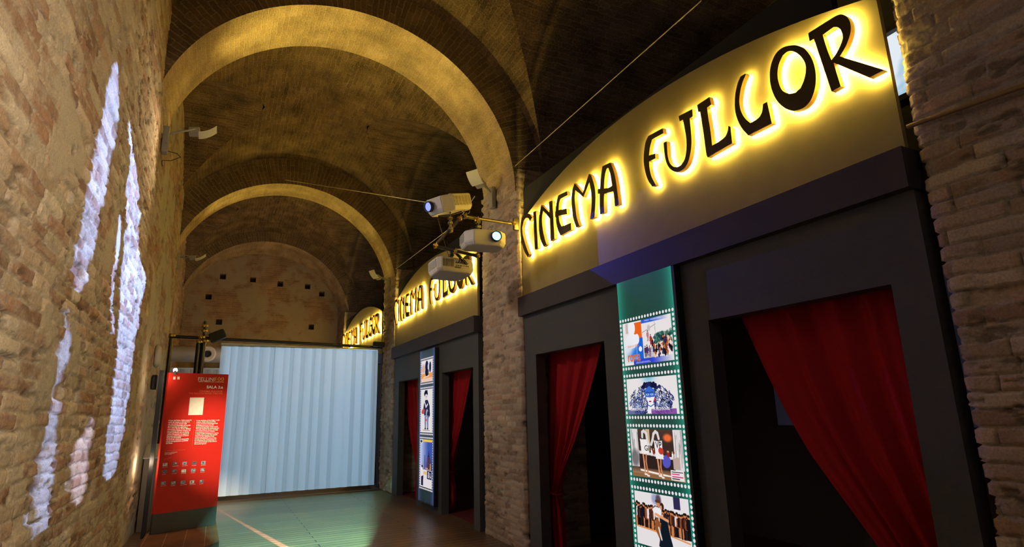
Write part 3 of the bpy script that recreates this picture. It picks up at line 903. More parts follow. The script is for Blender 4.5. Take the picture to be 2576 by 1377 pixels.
def pic_hair():
    p = Pic(190, 110)
    R = random.Random(9)
    p.grad(np.exp(-((p.X - .47) / .12) ** 2 - ((p.Y - .02) / .12) ** 2), (120, 190, 225), .9)
    for i in range(420):
        a = R.uniform(0, 2 * math.pi); r = R.random() ** .6
        x = .48 + .42 * r * math.cos(a); y = .62 + .43 * r * math.sin(a)
        if y > .98 or (x < .12 and y < .3): continue
        c = R.choice([(20, 26, 66), (34, 46, 110), (60, 82, 160), (14, 16, 40), (110, 135, 200)])
        pts = []
        t0 = R.uniform(0, 6.28)
        for k in range(4):
            pts.append((x + .010 * k * math.copysign(1, x - .48) + .016 * math.cos(t0 + 1.5 * k), y + .03 * k + .016 * math.sin(t0 + 1.5 * k)))
        p.seg(pts, .011, c, .85)
    for i in range(120):
        x = R.uniform(.06, .92); y = R.uniform(.30, .92)
        if abs(x - .48) < .1: continue
        p.seg([(x, y), (x + R.uniform(-.02, .02), y + .05)], .005, (225, 228, 240), .8)
    for i in range(60):
        x = .47 + R.gauss(0, .06); p.ell(x, R.uniform(.17, .30), .03, .05, R.choice([(22, 24, 60), (34, 40, 90)]))
    p.poly([(.40, .98), (.43, .70), (.54, .70), (.56, .98)], (242, 240, 242))
    p.grad((p.Y > .86) * (np.abs(p.X - .72) < .24) * .85, (120, 60, 150)); p.grad((p.Y > .88) * (p.X < .36) * .7, (60, 60, 130))
    p.poly([(.38, .30), (.56, .30), (.575, .52), (.53, .68), (.48, .76), (.43, .70), (.385, .54)], (242, 240, 242))
    p.poly([(.375, .34), (.47, .24), (.565, .34), (.575, .54), (.50, .545), (.47, .56), (.44, .545), (.38, .55)], (58, 108, 205))
    for x in (.43, .515):
        p.ell(x, .475, .028, .022, (225, 235, 245)); p.ell(x, .475, .010, .020, (20, 40, 90)); p.seg([(x - .035, .43), (x, .405), (x + .035, .425)], .008, (20, 35, 95))
    p.ell(.47, .665, .026, .020, (185, 45, 60)); p.seg([(.445, .665), (.495, .665)], .005, (110, 15, 30))
    p.seg([(.42, .76), (.48, .80), (.54, .74)], .012, (40, 85, 175)); p.ell(.565, .62, .010, .06, (210, 40, 60))
    return p


def pic_stage():
    p = Pic(190, 118, (92, 66, 54))
    R = random.Random(5)
    p.grad(np.clip(.55 - np.abs(p.Y - .35), 0, 1) * 1.4, (50, 34, 32)); p.rect(.15, .50, .85, .82, (48, 34, 32))
    for x0, x1, c in ((0, .16, (222, 216, 216)), (.84, 1, (225, 218, 218)), (.32, .40, (205, 175, 140))):
        p.rect(x0, 0, x1, .8 if x0 != .32 else .45, c)
    for i in range(26):
        x = R.choice([R.uniform(0, .16), R.uniform(.84, 1)])
        p.seg([(x, R.uniform(0, .3)), (x + R.uniform(-.02, .02), R.uniform(.4, .8))], .009, R.choice([(160, 152, 152), (245, 240, 240), (120, 112, 114)]), .6)
    p.ell(.08, .62, .08, .18, (95, 88, 92), soft=.6, al=.8)
    p.grad(np.clip((p.Y - .80) * 6, 0, 1), (185, 140, 100)); p.seg([(.18, .86), (.75, .93)], .018, (250, 240, 228))
    p.grad(((p.Y > .93) & (p.X < .8)) * .6, (120, 78, 45))
    p.ell(.74, .17, .075, .075, (240, 110, 60), soft=.7)
    p.poly([(.17, .46), (.84, .55), (.84, .60), (.17, .52)], (225, 215, 212)); p.rect(.81, .54, .93, .78, (190, 165, 155))
    p.ell(.69, .64, .075, .13, (85, 85, 190), rot=.5)
    for x in (.36, .42, .46, .72, .74, .81, .85):
        p.ell(x, .47 + (x - .4) * .1, .016, .05, R.choice([(225, 215, 210), (150, 40, 40), (240, 235, 232)])); p.ell(x, .41 + (x - .4) * .1, .010, .02, (215, 150, 120))
    for cx, top, bot, lean in ((.275, .20, .52, .02), (.555, .22, .60, .0)):
        p.poly([(cx - .075, top), (cx + .075, top + .01), (cx + .085, bot), (cx - .06, bot)], (240, 234, 232)); p.ell(cx, top + .005, .075, .018, (70, 60, 60))
        p.seg([(cx - .03, bot + .02), (cx - .02, bot + .16), (cx - .01, .93)], .022, (222, 150, 105)); p.seg([(cx + .03, bot + .02), (cx + .02, bot + .16), (cx + .045, .95)], .020, (205, 130, 88))
        p.ell(cx + .0, .94, .035, .018, (240, 230, 225)); p.ell(cx + .05, .965, .03, .018, (240, 230, 225))
    p.ell(.60, .44, .05, .07, (205, 60, 45), rot=.3)
    for pts in ([(.25, .17), (.255, .07), (.29, .04), (.335, .10), (.35, .26), (.375, .36)], [(.575, .19), (.555, .08), (.52, .05), (.48, .10), (.455, .22), (.42, .32)]):
        p.seg(pts, .030, (240, 236, 236)); p.seg(pts, .010, (205, 200, 205))
    p.rect(.755, .80, .985, .99, (235, 230, 230))
    for i, (y, c) in enumerate(((.83, (60, 40, 45)), (.87, (210, 50, 110)), (.92, (210, 50, 110)), (.96, (40, 30, 35)))):
        p.seg([(.775, y), (.96 - .06 * (i % 2), y)], .010, c)
    return p


def pic_dance():
    p = Pic(190, 122, (232, 226, 228))
    R = random.Random(12)
    p.ell(.40, .10, .06, .10, (140, 150, 190), soft=.7, al=.8); p.rect(.74, 0, .86, .22, (50, 42, 80)); p.ell(.47, .12, .05, .12, (90, 70, 90), soft=.6)
    for i in range(46):
        x = .02 + .96 * i / 45
        y = .66 + .06 * x + R.uniform(-.015, .015)
        c = R.choice([(24, 18, 26), (40, 28, 34), (90, 45, 25), (225, 215, 215), (150, 80, 40), (20, 20, 40)])
        p.man(x, y, R.uniform(.40, .46), c, (210, 130, 85), R.choice([(20, 16, 20), (205, 125, 75), (40, 30, 30)]))
    p.seg([(.02, .67), (.40, .70)], .016, (225, 150, 90)); p.seg([(.62, .71), (.98, .77)], .014, (225, 150, 90))
    p.poly([(.42, .40), (.36, .62), (.40, .72), (.46, .86), (.50, .60)], (150, 85, 45))
    p.poly([(.50, .42), (.47, .70), (.42, .96), (.70, 1.0), (.64, .70), (.60, .42)], (16, 26, 38))
    p.poly([(.34, .30), (.40, .24), (.52, .26), (.50, .42), (.40, .44)], (240, 236, 238)); p.seg([(.40, .38), (.62, .46)], .026, (230, 160, 110))
    p.seg([(.44, .62), (.48, .82)], .02, (225, 215, 205)); p.ell(.46, .19, .03, .05, (215, 135, 90)); p.ell(.455, .135, .05, .03, (90, 55, 35))
    p.ell(.53, .22, .035, .07, (60, 28, 22)); p.ell(.51, .24, .018, .04, (220, 150, 110))
    return p


def pic_two_heads():
    p = Pic(70, 60, (232, 226, 226))
    p.grad(((p.Y > .62) * .9), (238, 150, 70)); p.grad(((p.Y > .84) * .9), (240, 205, 190)); p.ell(.2, .4, .2, .2, (215, 175, 165), soft=.8)
    p.ell(.50, .30, .14, .26, (30, 36, 70)); p.ell(.52, .55, .16, .22, (24, 28, 55)); p.ell(.68, .34, .10, .18, (215, 205, 215)); p.ell(.80, .36, .09, .24, (34, 40, 72)); p.ell(.62, .55, .06, .10, (60, 62, 90))
    p.seg([(.22, .8), (.7, .74)], .02, (250, 235, 215))
    return p


def pic_player():
    p = Pic(70, 110, (230, 224, 226))
    p.ell(.45, .11, .16, .07, (22, 24, 40)); p.rect(.36, .03, .58, .12, (22, 24, 40)); p.ell(.47, .19, .11, .075, (222, 214, 216)); p.ell(.43, .18, .02, .01, (30, 30, 40)); p.ell(.52, .18, .02, .01, (30, 30, 40))
    p.poly([(.30, .32), (.42, .25), (.62, .26), (.78, .40), (.82, .62), (.68, .68), (.60, .60), (.32, .62), (.22, .46)], (40, 42, 74))
    p.seg([(.34, .30), (.46, .42), (.60, .36)], .02, (225, 220, 225)); p.ell(.22, .52, .14, .06, (190, 80, 80), rot=-.3); p.ell(.56, .56, .11, .09, (150, 155, 185)); p.ell(.63, .60, .07, .08, (34, 38, 68))
    for x in (.42, .62): p.poly([(x - .07, .62), (x + .08, .62), (x + .06, .90), (x - .05, .90)], (120, 125, 165)); p.ell(x, .92, .07, .02, (30, 32, 50))
    p.ell(.50, .72, .04, .03, (210, 60, 60)); p.seg([(.2, .955), (.8, .955)], .006, (150, 145, 150))
    return p


def pic_tower():
    p = Pic(70, 112, (226, 220, 224))
    R = random.Random(3)
    p.grad((p.Y < .64) * 1.0, (60, 84, 170)); p.grad((p.Y < .64) * np.clip(1.1 - p.X * 1.6, 0, 1), (190, 200, 232)); p.grad((p.Y < .64) * np.clip((p.Y - .38) * 3, 0, 1) * np.clip(p.X * 1.5 - .2, 0, 1), (58, 46, 92))
    p.rect(.25, 0, 1, .055, (240, 200, 80)); p.rect(0, 0, .22, .09, (235, 235, 238)); p.ell(.10, .05, .08, .03, (40, 36, 50))
    p.poly([(.60, .64), (.64, .36), (.70, .34), (.74, .22), (.79, .34), (.86, .36), (.92, .64)], (40, 30, 62))
    for i in range(9): p.seg([(.62, .62 - .03 * i), (.90, .60 - .03 * i)], .005, (170, 110, 110), .7)
    p.seg([(.40, .62), (.41, .34)], .012, (40, 44, 90)); p.rect(.84, .50, .92, .62, (230, 170, 70), .8)
    for i in range(20): p.ell(R.uniform(.35, .95), R.uniform(.595, .635), .02, .008, R.choice([(240, 190, 90), (220, 90, 60), (250, 230, 200)]))
    p.rect(.30, .68, .58, .745, (230, 185, 120)); p.rect(.62, .655, .98, .82, (34, 30, 70))
    p.ell(.74, .70, .045, .03, (230, 228, 235)); p.ell(.74, .765, .055, .035, (230, 228, 235)); p.ell(.74, .70, .018, .012, (34, 30, 70)); p.ell(.74, .765, .022, .014, (34, 30, 70)); p.seg([(.86, .70), (.86, .79)], .012, (230, 228, 235)); p.ell(.92, .77, .02, .014, (230, 228, 235))
    p.ell(.12, .62, .10, .05, (238, 236, 238)); p.poly([(.04, .66), (.24, .66), (.22, .82), (.06, .82)], (228, 226, 230)); p.poly([(.10, .80), (.30, .76), (.28, .98), (.10, .98)], (34, 30, 66)); p.ell(.18, .58, .06, .03, (30, 28, 50))
    return p


M_PIC = attr_mat('backlit_picture', strength=0.95)


def lin(a):
    a = np.clip(a / 255.0, 0, 1)
    return np.where(a <= 0.04045, a / 12.92, ((a + 0.055) / 1.055) ** 2.4)


def picture(p, x, ya, yb, zt, zb, parent, name='picture'):
    """pixels as coloured cells of a flat backlit print; ya is the left edge seen from the hall"""
    h, w = p.h, p.w
    colr = lin(p.a)
    ys = np.linspace(ya, yb, w + 1); zs = np.linspace(zt, zb, h + 1)
    Y, Z = np.meshgrid(ys, zs)
    co = np.stack([np.full_like(Y, x), Y, Z], -1).reshape(-1, 3)
    pad = np.pad(colr, ((0, 1), (0, 1), (0, 0)), 'edge').reshape(-1, 3)
    ii = np.arange((h + 1) * (w + 1)).reshape(h + 1, w + 1)
    q = np.stack([ii[:-1, :-1], ii[1:, :-1], ii[1:, 1:], ii[:-1, 1:]], -1).reshape(-1, 4)
    return grid_mesh(name, co, q, pad, M_PIC, parent, smooth=False)


def film_mat(name, lo, hi, strength):
    """dyed film on a light box: brightest along the two lit edges"""
    m = bpy.data.materials.new(name); m.use_nodes = True
    nt, N, L = nodes_of(m)
    b = N['Principled BSDF']
    b.inputs['Base Color'].default_value = (0.004, 0.02, 0.018, 1); b.inputs['Roughness'].default_value = 0.3
    uv = N.new('ShaderNodeUVMap'); sp = N.new('ShaderNodeSeparateXYZ'); L.new(uv.outputs[0], sp.inputs[0])
    a = N.new('ShaderNodeMath'); a.operation = 'MULTIPLY_ADD'; a.inputs[1].default_value = 2; a.inputs[2].default_value = -1
    L.new(sp.outputs[0], a.inputs[0])
    ab = N.new('ShaderNodeMath'); ab.operation = 'ABSOLUTE'; L.new(a.outputs[0], ab.inputs[0])
    pw = N.new('ShaderNodeMath'); pw.operation = 'POWER'; pw.inputs[1].default_value = 6.0; L.new(ab.outputs[0], pw.inputs[0])
    mx = N.new('ShaderNodeMix'); mx.data_type = 'RGBA'
    mx.inputs[6].default_value = (*lo, 1); mx.inputs[7].default_value = (*hi, 1)
    L.new(pw.outputs[0], mx.inputs['Factor'])
    L.new(mx.outputs[2], b.inputs['Emission Color']); b.inputs['Emission Strength'].default_value = strength
    return m


M_FILM1 = film_mat('green_film', srgb(2, 62, 54), srgb(30, 140, 118), 1.0)
M_FILM2 = film_mat('dark_blue_film', srgb(10, 26, 34), srgb(52, 62, 130), 1.0)
M_DOT = emat('backlit_perforation', srgb(232, 222, 226), 1.0)
M_LBOX = mat('black_light_box', (0.015, 0.016, 0.02), 0.35)


def light_box(y0, y1, z0, z1, frames, film, label, nx, group=None):
    """y0 < y1; frames are (picture, left y, right y, top z, bottom z)"""
    x = 3.285
    root = thing('film_strip_light_box', (FX, (y0 + y1) / 2, z0), label, 'light box', 'film strip light boxes')
    mb = MB(); mb.box((x + 0.002, y0 - 0.03, z0 - 0.02), (FX - 0.001, y1 + 0.015, z1 - 0.004)); mb.build('housing', M_LBOX, root)
    mb = MB()
    mb.face([(x, y1, z0), (x, y0, z0), (x, y0, z1), (x, y1, z1)], 0, [(0, 0), (1, 0), (1, 1), (0, 1)])

    def dot(y, z, r):
        mb.face([(x - 0.0015, y + r * math.cos(2 * math.pi * k / 12), z + r * 1.12 * math.sin(2 * math.pi * k / 12)) for k in range(12)], 1)
    for p, ya, yb, zt, zb in frames:
        sp = (ya - yb + 0.055) / nx
        g = 0.028
        for i in range(nx + 1):
            y = ya + 0.0275 - i * sp
            dot(y, zt + g, 0.0125); dot(y, zb - g, 0.0125)
        ns = max(2, int(round((zt - zb + 2 * g) / (sp * 1.04))))
        for j in range(1, ns):
            z = zt + g - (zt - zb + 2 * g) * j / ns
            dot(ya + 0.0275, z, 0.0125); dot(yb - 0.0275, z, 0.0125)
    mb.build('film_strip', [film, M_DOT], root)
    out = []
    for p, ya, yb, zt, zb in frames:
        out.append(picture(p, x - 0.002, ya, yb, zt, zb, root))
    return root, out


F1 = [(pic_square(), 4.290, 3.640, 2.352, 1.971), (pic_hair(), 4.285, 3.635, 1.851, 1.546), (pic_stage(), 4.282, 3.632, 1.422, 1.029), (pic_dance(), 4.280, 3.625, 0.908, 0.490)]
LB1, PICS1 = light_box(3.592, 4.336, 0.12, 2.745, F1, M_FILM1, 'tall green film strip light box with four pictures on the nearest cinema front', 18)
F2 = [(pic_two_heads(), 10.30, 9.675, 2.518, 2.132), (pic_player(), 10.30, 9.668, 2.005, 1.268), (pic_tower(), 10.30, 9.668, 1.150, 0.366)]
LB2, PICS2 = light_box(9.585, 10.385, 0.125, 2.70, F2, M_FILM2, 'slim bluish film strip light box with three pictures on the middle cinema front', 18)
M_WHITE_TXT = emat('white_print', srgb(240, 236, 238), 0.95)
M_ORANGE_TXT = emat('orange_print', srgb(215, 110, 60), 0.95)
M_DARK_TXT = emat('dark_print', srgb(50, 42, 48), 0.95)


def on_box(y, z): return frame((3.2815, y, z), (0, -1, 0), (0, 0, 1), (-1, 0, 0))


p = PICS1[0]
text_mesh('lettering', 'roma', on_box(4.238, 2.062), 0.175, 0.062, M_ORANGE_TXT, p, bold=0.02)
text_mesh('lettering', 'federico fellini', on_box(4.230, 2.152), 0.155, 0.026, M_ORANGE_TXT, p)
text_mesh('lettering', 'TODA  WIDESCREEN', on_box(3.98, 2.345), 0.22, 0.012, M_WHITE_TXT, p)
text_mesh('lettering', 'ULTRA FILM e LES PRODUCTIONS\nARTISTES ASSOCIES  TECHNICOLOR', on_box(4.13, 1.993), 0.20, 0.014, M_WHITE_TXT, p)
p = PICS1[1]
text_mesh('lettering', 'FEDERICO FELLINI   LA CITTA DELLE DONNE', on_box(4.262, 1.600), 0.52, 0.024, M_WHITE_TXT, p, bold=0.01)
p = PICS1[2]
text_mesh('lettering', 'GII', on_box(4.10, 1.290), 0.075, 0.045, M_DARK_TXT, p, bold=0.015)
text_mesh('lettering', 'VP', on_box(3.955, 1.325), 0.075, 0.055, M_DARK_TXT, p, bold=0.015)

# ------------------------------------------------------------------ red curtains in the doorways
M_VELVET = mat('red_velvet', (0.34, 0.004, 0.010), 0.8, spec=0.2, noise=0.12, nscale=150, sheen=0.5)
M_TIE = mat('red_cord', (0.35, 0.015, 0.015), 0.6)


def curtain(label, x, zt, zb, fix, opn, folds, seed, tie=None):
    R = random.Random(seed)
    root = thing('door_curtain', (x, fix[0][1], zt), label, 'curtain', 'red curtains in the cinema doorways')
    nz, ns = 110, 150
    k_ = x / 3.6
    fix = [((z - 1.6) * k_ + 1.6, y * k_) for z, y in fix]; opn = [((z - 1.6) * k_ + 1.6, y * k_) for z, y in opn]
    if tie: tie = (tie - 1.6) * k_ + 1.6
    fz, fy = zip(*sorted(fix)); oz, oy = zip(*sorted(opn))
    ph = [R.uniform(0, 6.28) for _ in range(4)]
    fr = [folds, folds * 1.7, folds * 0.5, folds * 2.6]
    am = [1.0, 0.4, 0.5, 0.18]
    vs = []; fs = []
    w0 = abs(np.interp(zt, oz, oy) - np.interp(zt, fz, fy))
    for i in range(nz + 1):
        z = zt + (zb - zt) * i / nz
        a = np.interp(z, fz, fy); b = np.interp(z, oz, oy); w = abs(b - a)
        A = min(0.06, 0.031 * math.sqrt(max(1.0, w0 / max(w, .08))) + 0.012)
        for j in range(ns + 1):
            s = j / ns
            wob = 0.10 * math.sin(2.2 * z + 3 * s + ph[0])
            d = sum(k * math.sin(2 * math.pi * f * (s + wob * .12) + q) for k, f, q in zip(am, fr, ph))
            edge = math.exp(-((1 - s) / .05) ** 2) * 0.8
            vs.append((x + A * (d * .55 - edge), a + (b - a) * s, z))
    n = ns + 1
    for i in range(nz):
        for j in range(ns):
            fs.append((i * n + j, i * n + j + 1, (i + 1) * n + j + 1, (i + 1) * n + j))
    mb = MB(); mb.mesh(vs, fs, 0, True)
    o = mb.build('drape', M_VELVET, root)
    if tie:
        tz = tie; a = np.interp(tz, fz, fy); b = np.interp(tz, oz, oy)
        c = (a + b) / 2; r = abs(a - b) / 2 + 0.012
        mb = MB()
        mb.tube([(x + 0.085 * math.cos(t), c + r * math.sin(t), tz + 0.03 * math.sin(t)) for t in [2 * math.pi * k / 28 for k in range(29)]], 0.013, 8, caps=False)
        mb.build('tieback', M_TIE, root)
    return root


CX = 3.60
curtain('wide red curtain in the nearest doorway at the right edge, drawn down to the right', CX, 2.32, 0.02,
        [(2.4, 1.86), (0, 1.84)], [(2.4, 3.24), (2.274, 3.212), (2.056, 3.129), (1.782, 3.016), (1.541, 2.901), (1.281, 2.754), (1.048, 2.579), (0.763, 2.362), (0.55, 2.16), (0.0, 2.2)], 4.2, 2, tie=None)
curtain('red curtain gathered by a tieback in the doorway left of the green film strip', CX, 2.32, 0.02,
        [(2.4, 6.27), (1.566, 6.30), (1.0, 6.26), (0.676, 6.21), (0.30, 6.34), (0, 6.30)],
        [(2.4, 4.98), (2.272, 5.05), (2.031, 5.179), (1.726, 5.359), (1.24, 5.681), (0.95, 5.92), (0.676, 6.10), (0.471, 6.03), (0.109, 5.99), (0, 5.99)], 5, 3, tie=0.68)
curtain('red curtain gathered low in the doorway beside the middle brick pier', CX, 2.32, 0.02,
        [(2.4, 9.72), (1.26, 9.72), (0.62, 9.67), (0.22, 9.80), (0, 9.82)],
        [(2.4, 8.50), (2.267, 8.62), (1.894, 8.804), (1.398, 9.067), (0.95, 9.38), (0.66, 9.56), (0.40, 9.42), (0.2, 9.40), (0, 9.55)], 5, 4, tie=0.66)
curtain('narrow red curtain half hidden behind the bluish film strip, at the middle front', CX, 2.32, 0.02,
        [(2.4, 10.9), (1.0, 10.9), (0.0, 10.9)],
        [(2.4, 12.40), (2.282, 12.345), (1.889, 12.195), (1.441, 12.034), (1.032, 11.785), (0.81, 11.587), (0.6, 11.40), (0.0, 11.45)], 5, 5)

# ------------------------------------------------------------------ wall lamps (uplights on the piers)
M_LAMPGREY = mat('grey_lamp_metal', (0.30, 0.28, 0.26), 0.5)
M_REFL = mat('pale_reflector_plate', (0.80, 0.76, 0.62), 0.55)
M_CABLE = mat('black_cable', (0.02, 0.02, 0.02), 0.6)


def wall_lamp(base, head, sx, energy, label, yaw=0.0, tilt=0.35, aim=(0, 0, 1)):
    base = Vector(base); head = Vector(head)
    root = thing('wall_lamp', base, label, 'wall lamp', 'uplights on the brick piers')
    mb = MB(); mb.bbox((base.x - .03, base.y - .06, base.z - .16), (base.x + .03, base.y + .06, base.z + .15), 0.006)
    mb.build('wall_box', M_LAMPGREY, root)
    for s in (-1, 1):
        mb = MB(); pts = []
        a = base + Vector((sx * .03, 0, .08))
        for k in range(13):
            t = k / 12
            p = a.lerp(head + Vector((0, s * .085, 0)), t) + Vector((0, s * .03 * math.sin(math.pi * t), .06 * math.sin(math.pi * t) * (1 if s > 0 else -.3)))
            pts.append(p)
        mb.tube(pts, .010, 6); mb.build('arm', M_LAMPGREY, root)
    M = Matrix.Translation(head) @ Matrix.Rotation(yaw, 4, 'Z') @ Matrix.Rotation(-sx * tilt, 4, 'Y')
    mb = MB(); mb.bbox((-.07, -.075, -.035), (.05, .075, .03), .012, 0, M); mb.build('lamp_housing', M_LAMPGREY, root)
    mb = MB(); vs = []
    for k in range(13):
        t = k / 12
        x = sx * (.03 + .20 * t); z = -.04 + .085 * t * t
        for y in (-.10, .10):
            vs.append(M @ Vector((x, y, z))); vs.append(M @ Vector((x, y, z - .006)))
    fs = []
    for k in range(12):
        a = 4 * k
        fs += [(a, a + 4, a + 6, a + 2), (a + 1, a + 3, a + 7, a + 5), (a, a + 1, a + 5, a + 4), (a + 2, a + 6, a + 7, a + 3)]
    fs += [(0, 2, 3, 1), (48, 49, 51, 50)]
    mb.mesh(vs, fs, 0, False); mb.build('reflector', M_REFL, root)
    lp = head + Vector((sx * .06, 0, .10))
    light('wall_lamp_light', 'SPOT', lp, energy, AMBER, parent=root, target=Vector(aim), spot_size=2.15, spot_blend=0.8, shadow_soft_size=0.05)
    return root


wall_lamp((-.765, 7.08, 4.66), (-.50, 7.30, 4.92), 1, 185, 'grey wall lamp on the left brick pier, high above the red information panel', tilt=.15, aim=(2.2, 7.0, 6.4))
wall_lamp((3.31, 7.16, 4.60), (3.06, 7.02, 4.72), -1, 72, 'pale wall lamp on the middle brick pier just above the projectors', yaw=.5, tilt=.45, aim=(.2, 7.0, 6.4))
wall_lamp((-.94, 12.95, 4.66), (-.68, 13.0, 4.77), 1, 75, 'small wall lamp on the left wall at the foot of the second arch', tilt=.15, aim=(2.0, 12.9, 6.4))
wall_lamp((3.33, 12.98, 4.52), (3.08, 13.0, 4.66), -1, 45, 'small wall lamp on the far right brick pier, above the middle cinema front', yaw=.4, tilt=.45, aim=(.2, 12.9, 6.4))

light('wall_lamp_rake', 'SPOT', (-.10, 7.0, 4.75), 80, (1.0, 0.78, 0.44), target=(-.85, 4.2, 2.9), spot_size=2.0, spot_blend=0.9, shadow_soft_size=0.06)

# ------------------------------------------------------------------ projectors hung on a bar at the middle pier
M_PROJ = mat('white_projector_plastic', (0.66, 0.63, 0.58), 0.45)
M_PROJD = mat('dark_projector_plastic', (0.02, 0.022, 0.03), 0.4)
M_VENT = mat('beige_vent_slats', (0.20, 0.165, 0.09), 0.5)
M_BRASS = mat('brass_coupler', (0.75, 0.48, 0.10), 0.3, metal=1.0)
M_STEEL = mat('bare_steel_tube', (0.13, 0.115, 0.09), 0.4, metal=0.7)
M_PORT = mat('dark_port_socket', (0.02, 0.02, 0.025), 0.5)


def projector(c, f, label, lens_x, lens_col, lens_str, W=.46, D=.40, H=.165, ports=False, mount=None):
    c = Vector(c); f = Vector(f).normalized()
    r = f.cross(Vector((0, 0, 1))).normalized(); u = r.cross(f)
    M = frame(c, r, f, u)
    root = thing('projector', c, label, 'projector', 'projectors hung on the bar')
    mb = MB()
    pl = [(-W / 2 + .05, -D / 2), (W / 2 - .05, -D / 2), (W / 2, -D / 2 + .05), (W / 2, D / 2 - .11), (W / 2 - .09, D / 2), (-W / 2 + .09, D / 2), (-W / 2, D / 2 - .11), (-W / 2, -D / 2 + .05)]
    bm = bmesh.new()
    lo = [bm.verts.new((x * .90, y * .90, -H / 2)) for x, y in pl]
    m1 = [bm.verts.new((x, y, -H / 2 + .045)) for x, y in pl]
    m2 = [bm.verts.new((x, y, H / 2 - .02)) for x, y in pl]
    hi = [bm.verts.new((x * .97, y * .97, H / 2)) for x, y in pl]
    for A, B in ((lo, m1), (m1, m2), (m2, hi)):
        for i in range(8): bm.faces.new((A[i], A[(i + 1) % 8], B[(i + 1) % 8], B[i]))
    bm.faces.new(list(reversed(lo))); bm.faces.new(hi)
    bmesh.ops.bevel(bm, geom=bm.edges[:], offset=.007, segments=2, affect='EDGES')
    mb.add_bm(bm, 0, M)
    mb.build('body', M_PROJ, root)
    # lens barrel and glass
    ML = M @ Matrix.Translation((lens_x, D / 2 - .02, .01)) @ Matrix.Rotation(-math.pi / 2, 4, 'X')
    mb = MB(); mb.lathe([(.050, 0), (.062, .0), (.064, .055), (.060, .062), (.052, .060), (.050, .045)], 28, 0, ML); ob = mb.build('lens_barrel', M_PROJD, root)
    mb = MB(); mb.lathe([(.0, .056), (.02, .055), (.038, .050), (.050, .044)], 28, 0, ML); mb.build('lens_glass', emat('lit_lens', lens_col, lens_str), root)
    # vents on both flanks
    for s in (-1, 1):
        mb = MB()
        x = s * (W / 2 + .002)
        mb.box((min(x, x - s * .006), -D / 2 + .06, -H / 2 + .055), (max(x, x - s * .006), D / 2 - .13, H / 2 - .03), 0, M)
        for k in range(6):
            y = -D / 2 + .062 + (D - .19) * k / 5
            mb.box((x - .004, y - .004, -H / 2 + .05), (x + .004, y + .004, H / 2 - .027), 1, M)
        for k in range(8):
            z = -H / 2 + .06 + (H - .09) * k / 7
            mb.box((x - .003, -D / 2 + .06, z - .0025), (x + .003, D / 2 - .13, z + .0025), 1, M)
        mb.build('vent', [M_VENT, M_PROJ], root)
    y = -D / 2 - .002
    if ports:
        mb = MB()
        for k in range(7):
            a = -W / 2 + .06 + .022 * k
            mb.box((a, y - .003, -H / 2 + .055), (a + .013, y + .004, H / 2 - .03), 0, M)
        mb.build('vent', M_VENT, root)
        R = random.Random(2); mb = MB()
        for i in range(2):
            for k in range(7):
                a = -W / 2 + .235 + .026 * k + R.uniform(-.003, .003)
                mb.box((a, y - .003, -.018 + .038 * i), (a + R.choice([.010, .017]), y + .004, -.006 + .038 * i), 0, M)
        mb.box((-W / 2 + .22, y - .004, -H / 2 + .048), (-W / 2 + .30, y + .004, -H / 2 + .062), 0, M)
        mb.build('port_panel', M_PORT, root)
    for sx2 in (-1, 1):
        mb = MB(); mb.lathe([(0, 0), (.018, 0), (.016, .012), (0, .014)], 12, 0, M @ Matrix.Translation((sx2 * .15, D / 2 - .13, H / 2 - .002))); mb.build('foot', M_PROJ, root)
    if mount:
        a, b = Vector(mount[0]), Vector(mount[1])
        mb = MB(); mb.tube([a, a.lerp(b, .5), b], .014, 8)
        for t in (.2, .5, .85):
            p = a.lerp(b, t); mb.bbox((p.x - .025, p.y - .025, p.z - .016), (p.x + .025, p.y + .025, p.z + .016), .004)
        mb.build('mount', M_STEEL, root)
        pm = M.inverted() @ a
        mb = MB()
        zz = math.copysign(H / 2 + .006, pm.z)
        for q in ((-.1, -.1), (.1, -.1), (.1, .1), (-.1, .1)):
            mb.tube([a, M @ Vector((q[0], q[1], zz))], .008, 6)
        mb.build('mount_bracket', M_STEEL, root)
    return root, M


PA, MA = projector((2.235, 6.07, 3.965), (-.88, -.40, -.30), 'tilted white projector above the hanging bar, its lens glowing blue at the left', .07, (0.16, 0.20, 1.0), 2.4, W=.42, D=.46, H=.19, mount=((2.27, 6.10, 3.86), (2.30, 6.16, 3.68)))
PB, MBm = projector((2.665, 6.04, 3.565), (-.16, -1, -.03), 'white projector facing the viewer with a bright blue-white lens beside the middle brick pier', -.10, (0.11, 0.60, 1.0), 8.0, W=.50, D=.40, H=.18, mount=((2.62, 6.06, 3.66), (2.61, 6.07, 3.83)))
PC_, MC = projector((2.46, 6.62, 3.335), (-.10, 1, -.10), 'lowest white projector showing its back with sockets and a tangle of cables', .05, (0.5, 0.75, 1.0), 8.0, W=.50, D=.40, H=.18, ports=True, mount=((2.44, 6.55, 3.43), (2.40, 6.36, 3.52)))
R = random.Random(6)
for k in range(6):
    mb = MB()
    a = Vector((2.40 + R.uniform(-.03, .03), 6.38, 3.51)); b = MC @ Vector((R.uniform(-.02, .17), -.205, R.uniform(-.02, .05)))
    m_ = a.lerp(b, .5) + Vector((R.uniform(-.08, .10), -.06, R.uniform(-.02, .06)))
    mb.tube([a * (1 - t) ** 2 + m_ * 2 * t * (1 - t) + b * t * t for t in [i / 14 for i in range(15)]], .006, 6)
    mb.build('cable', M_CABLE, PC_)

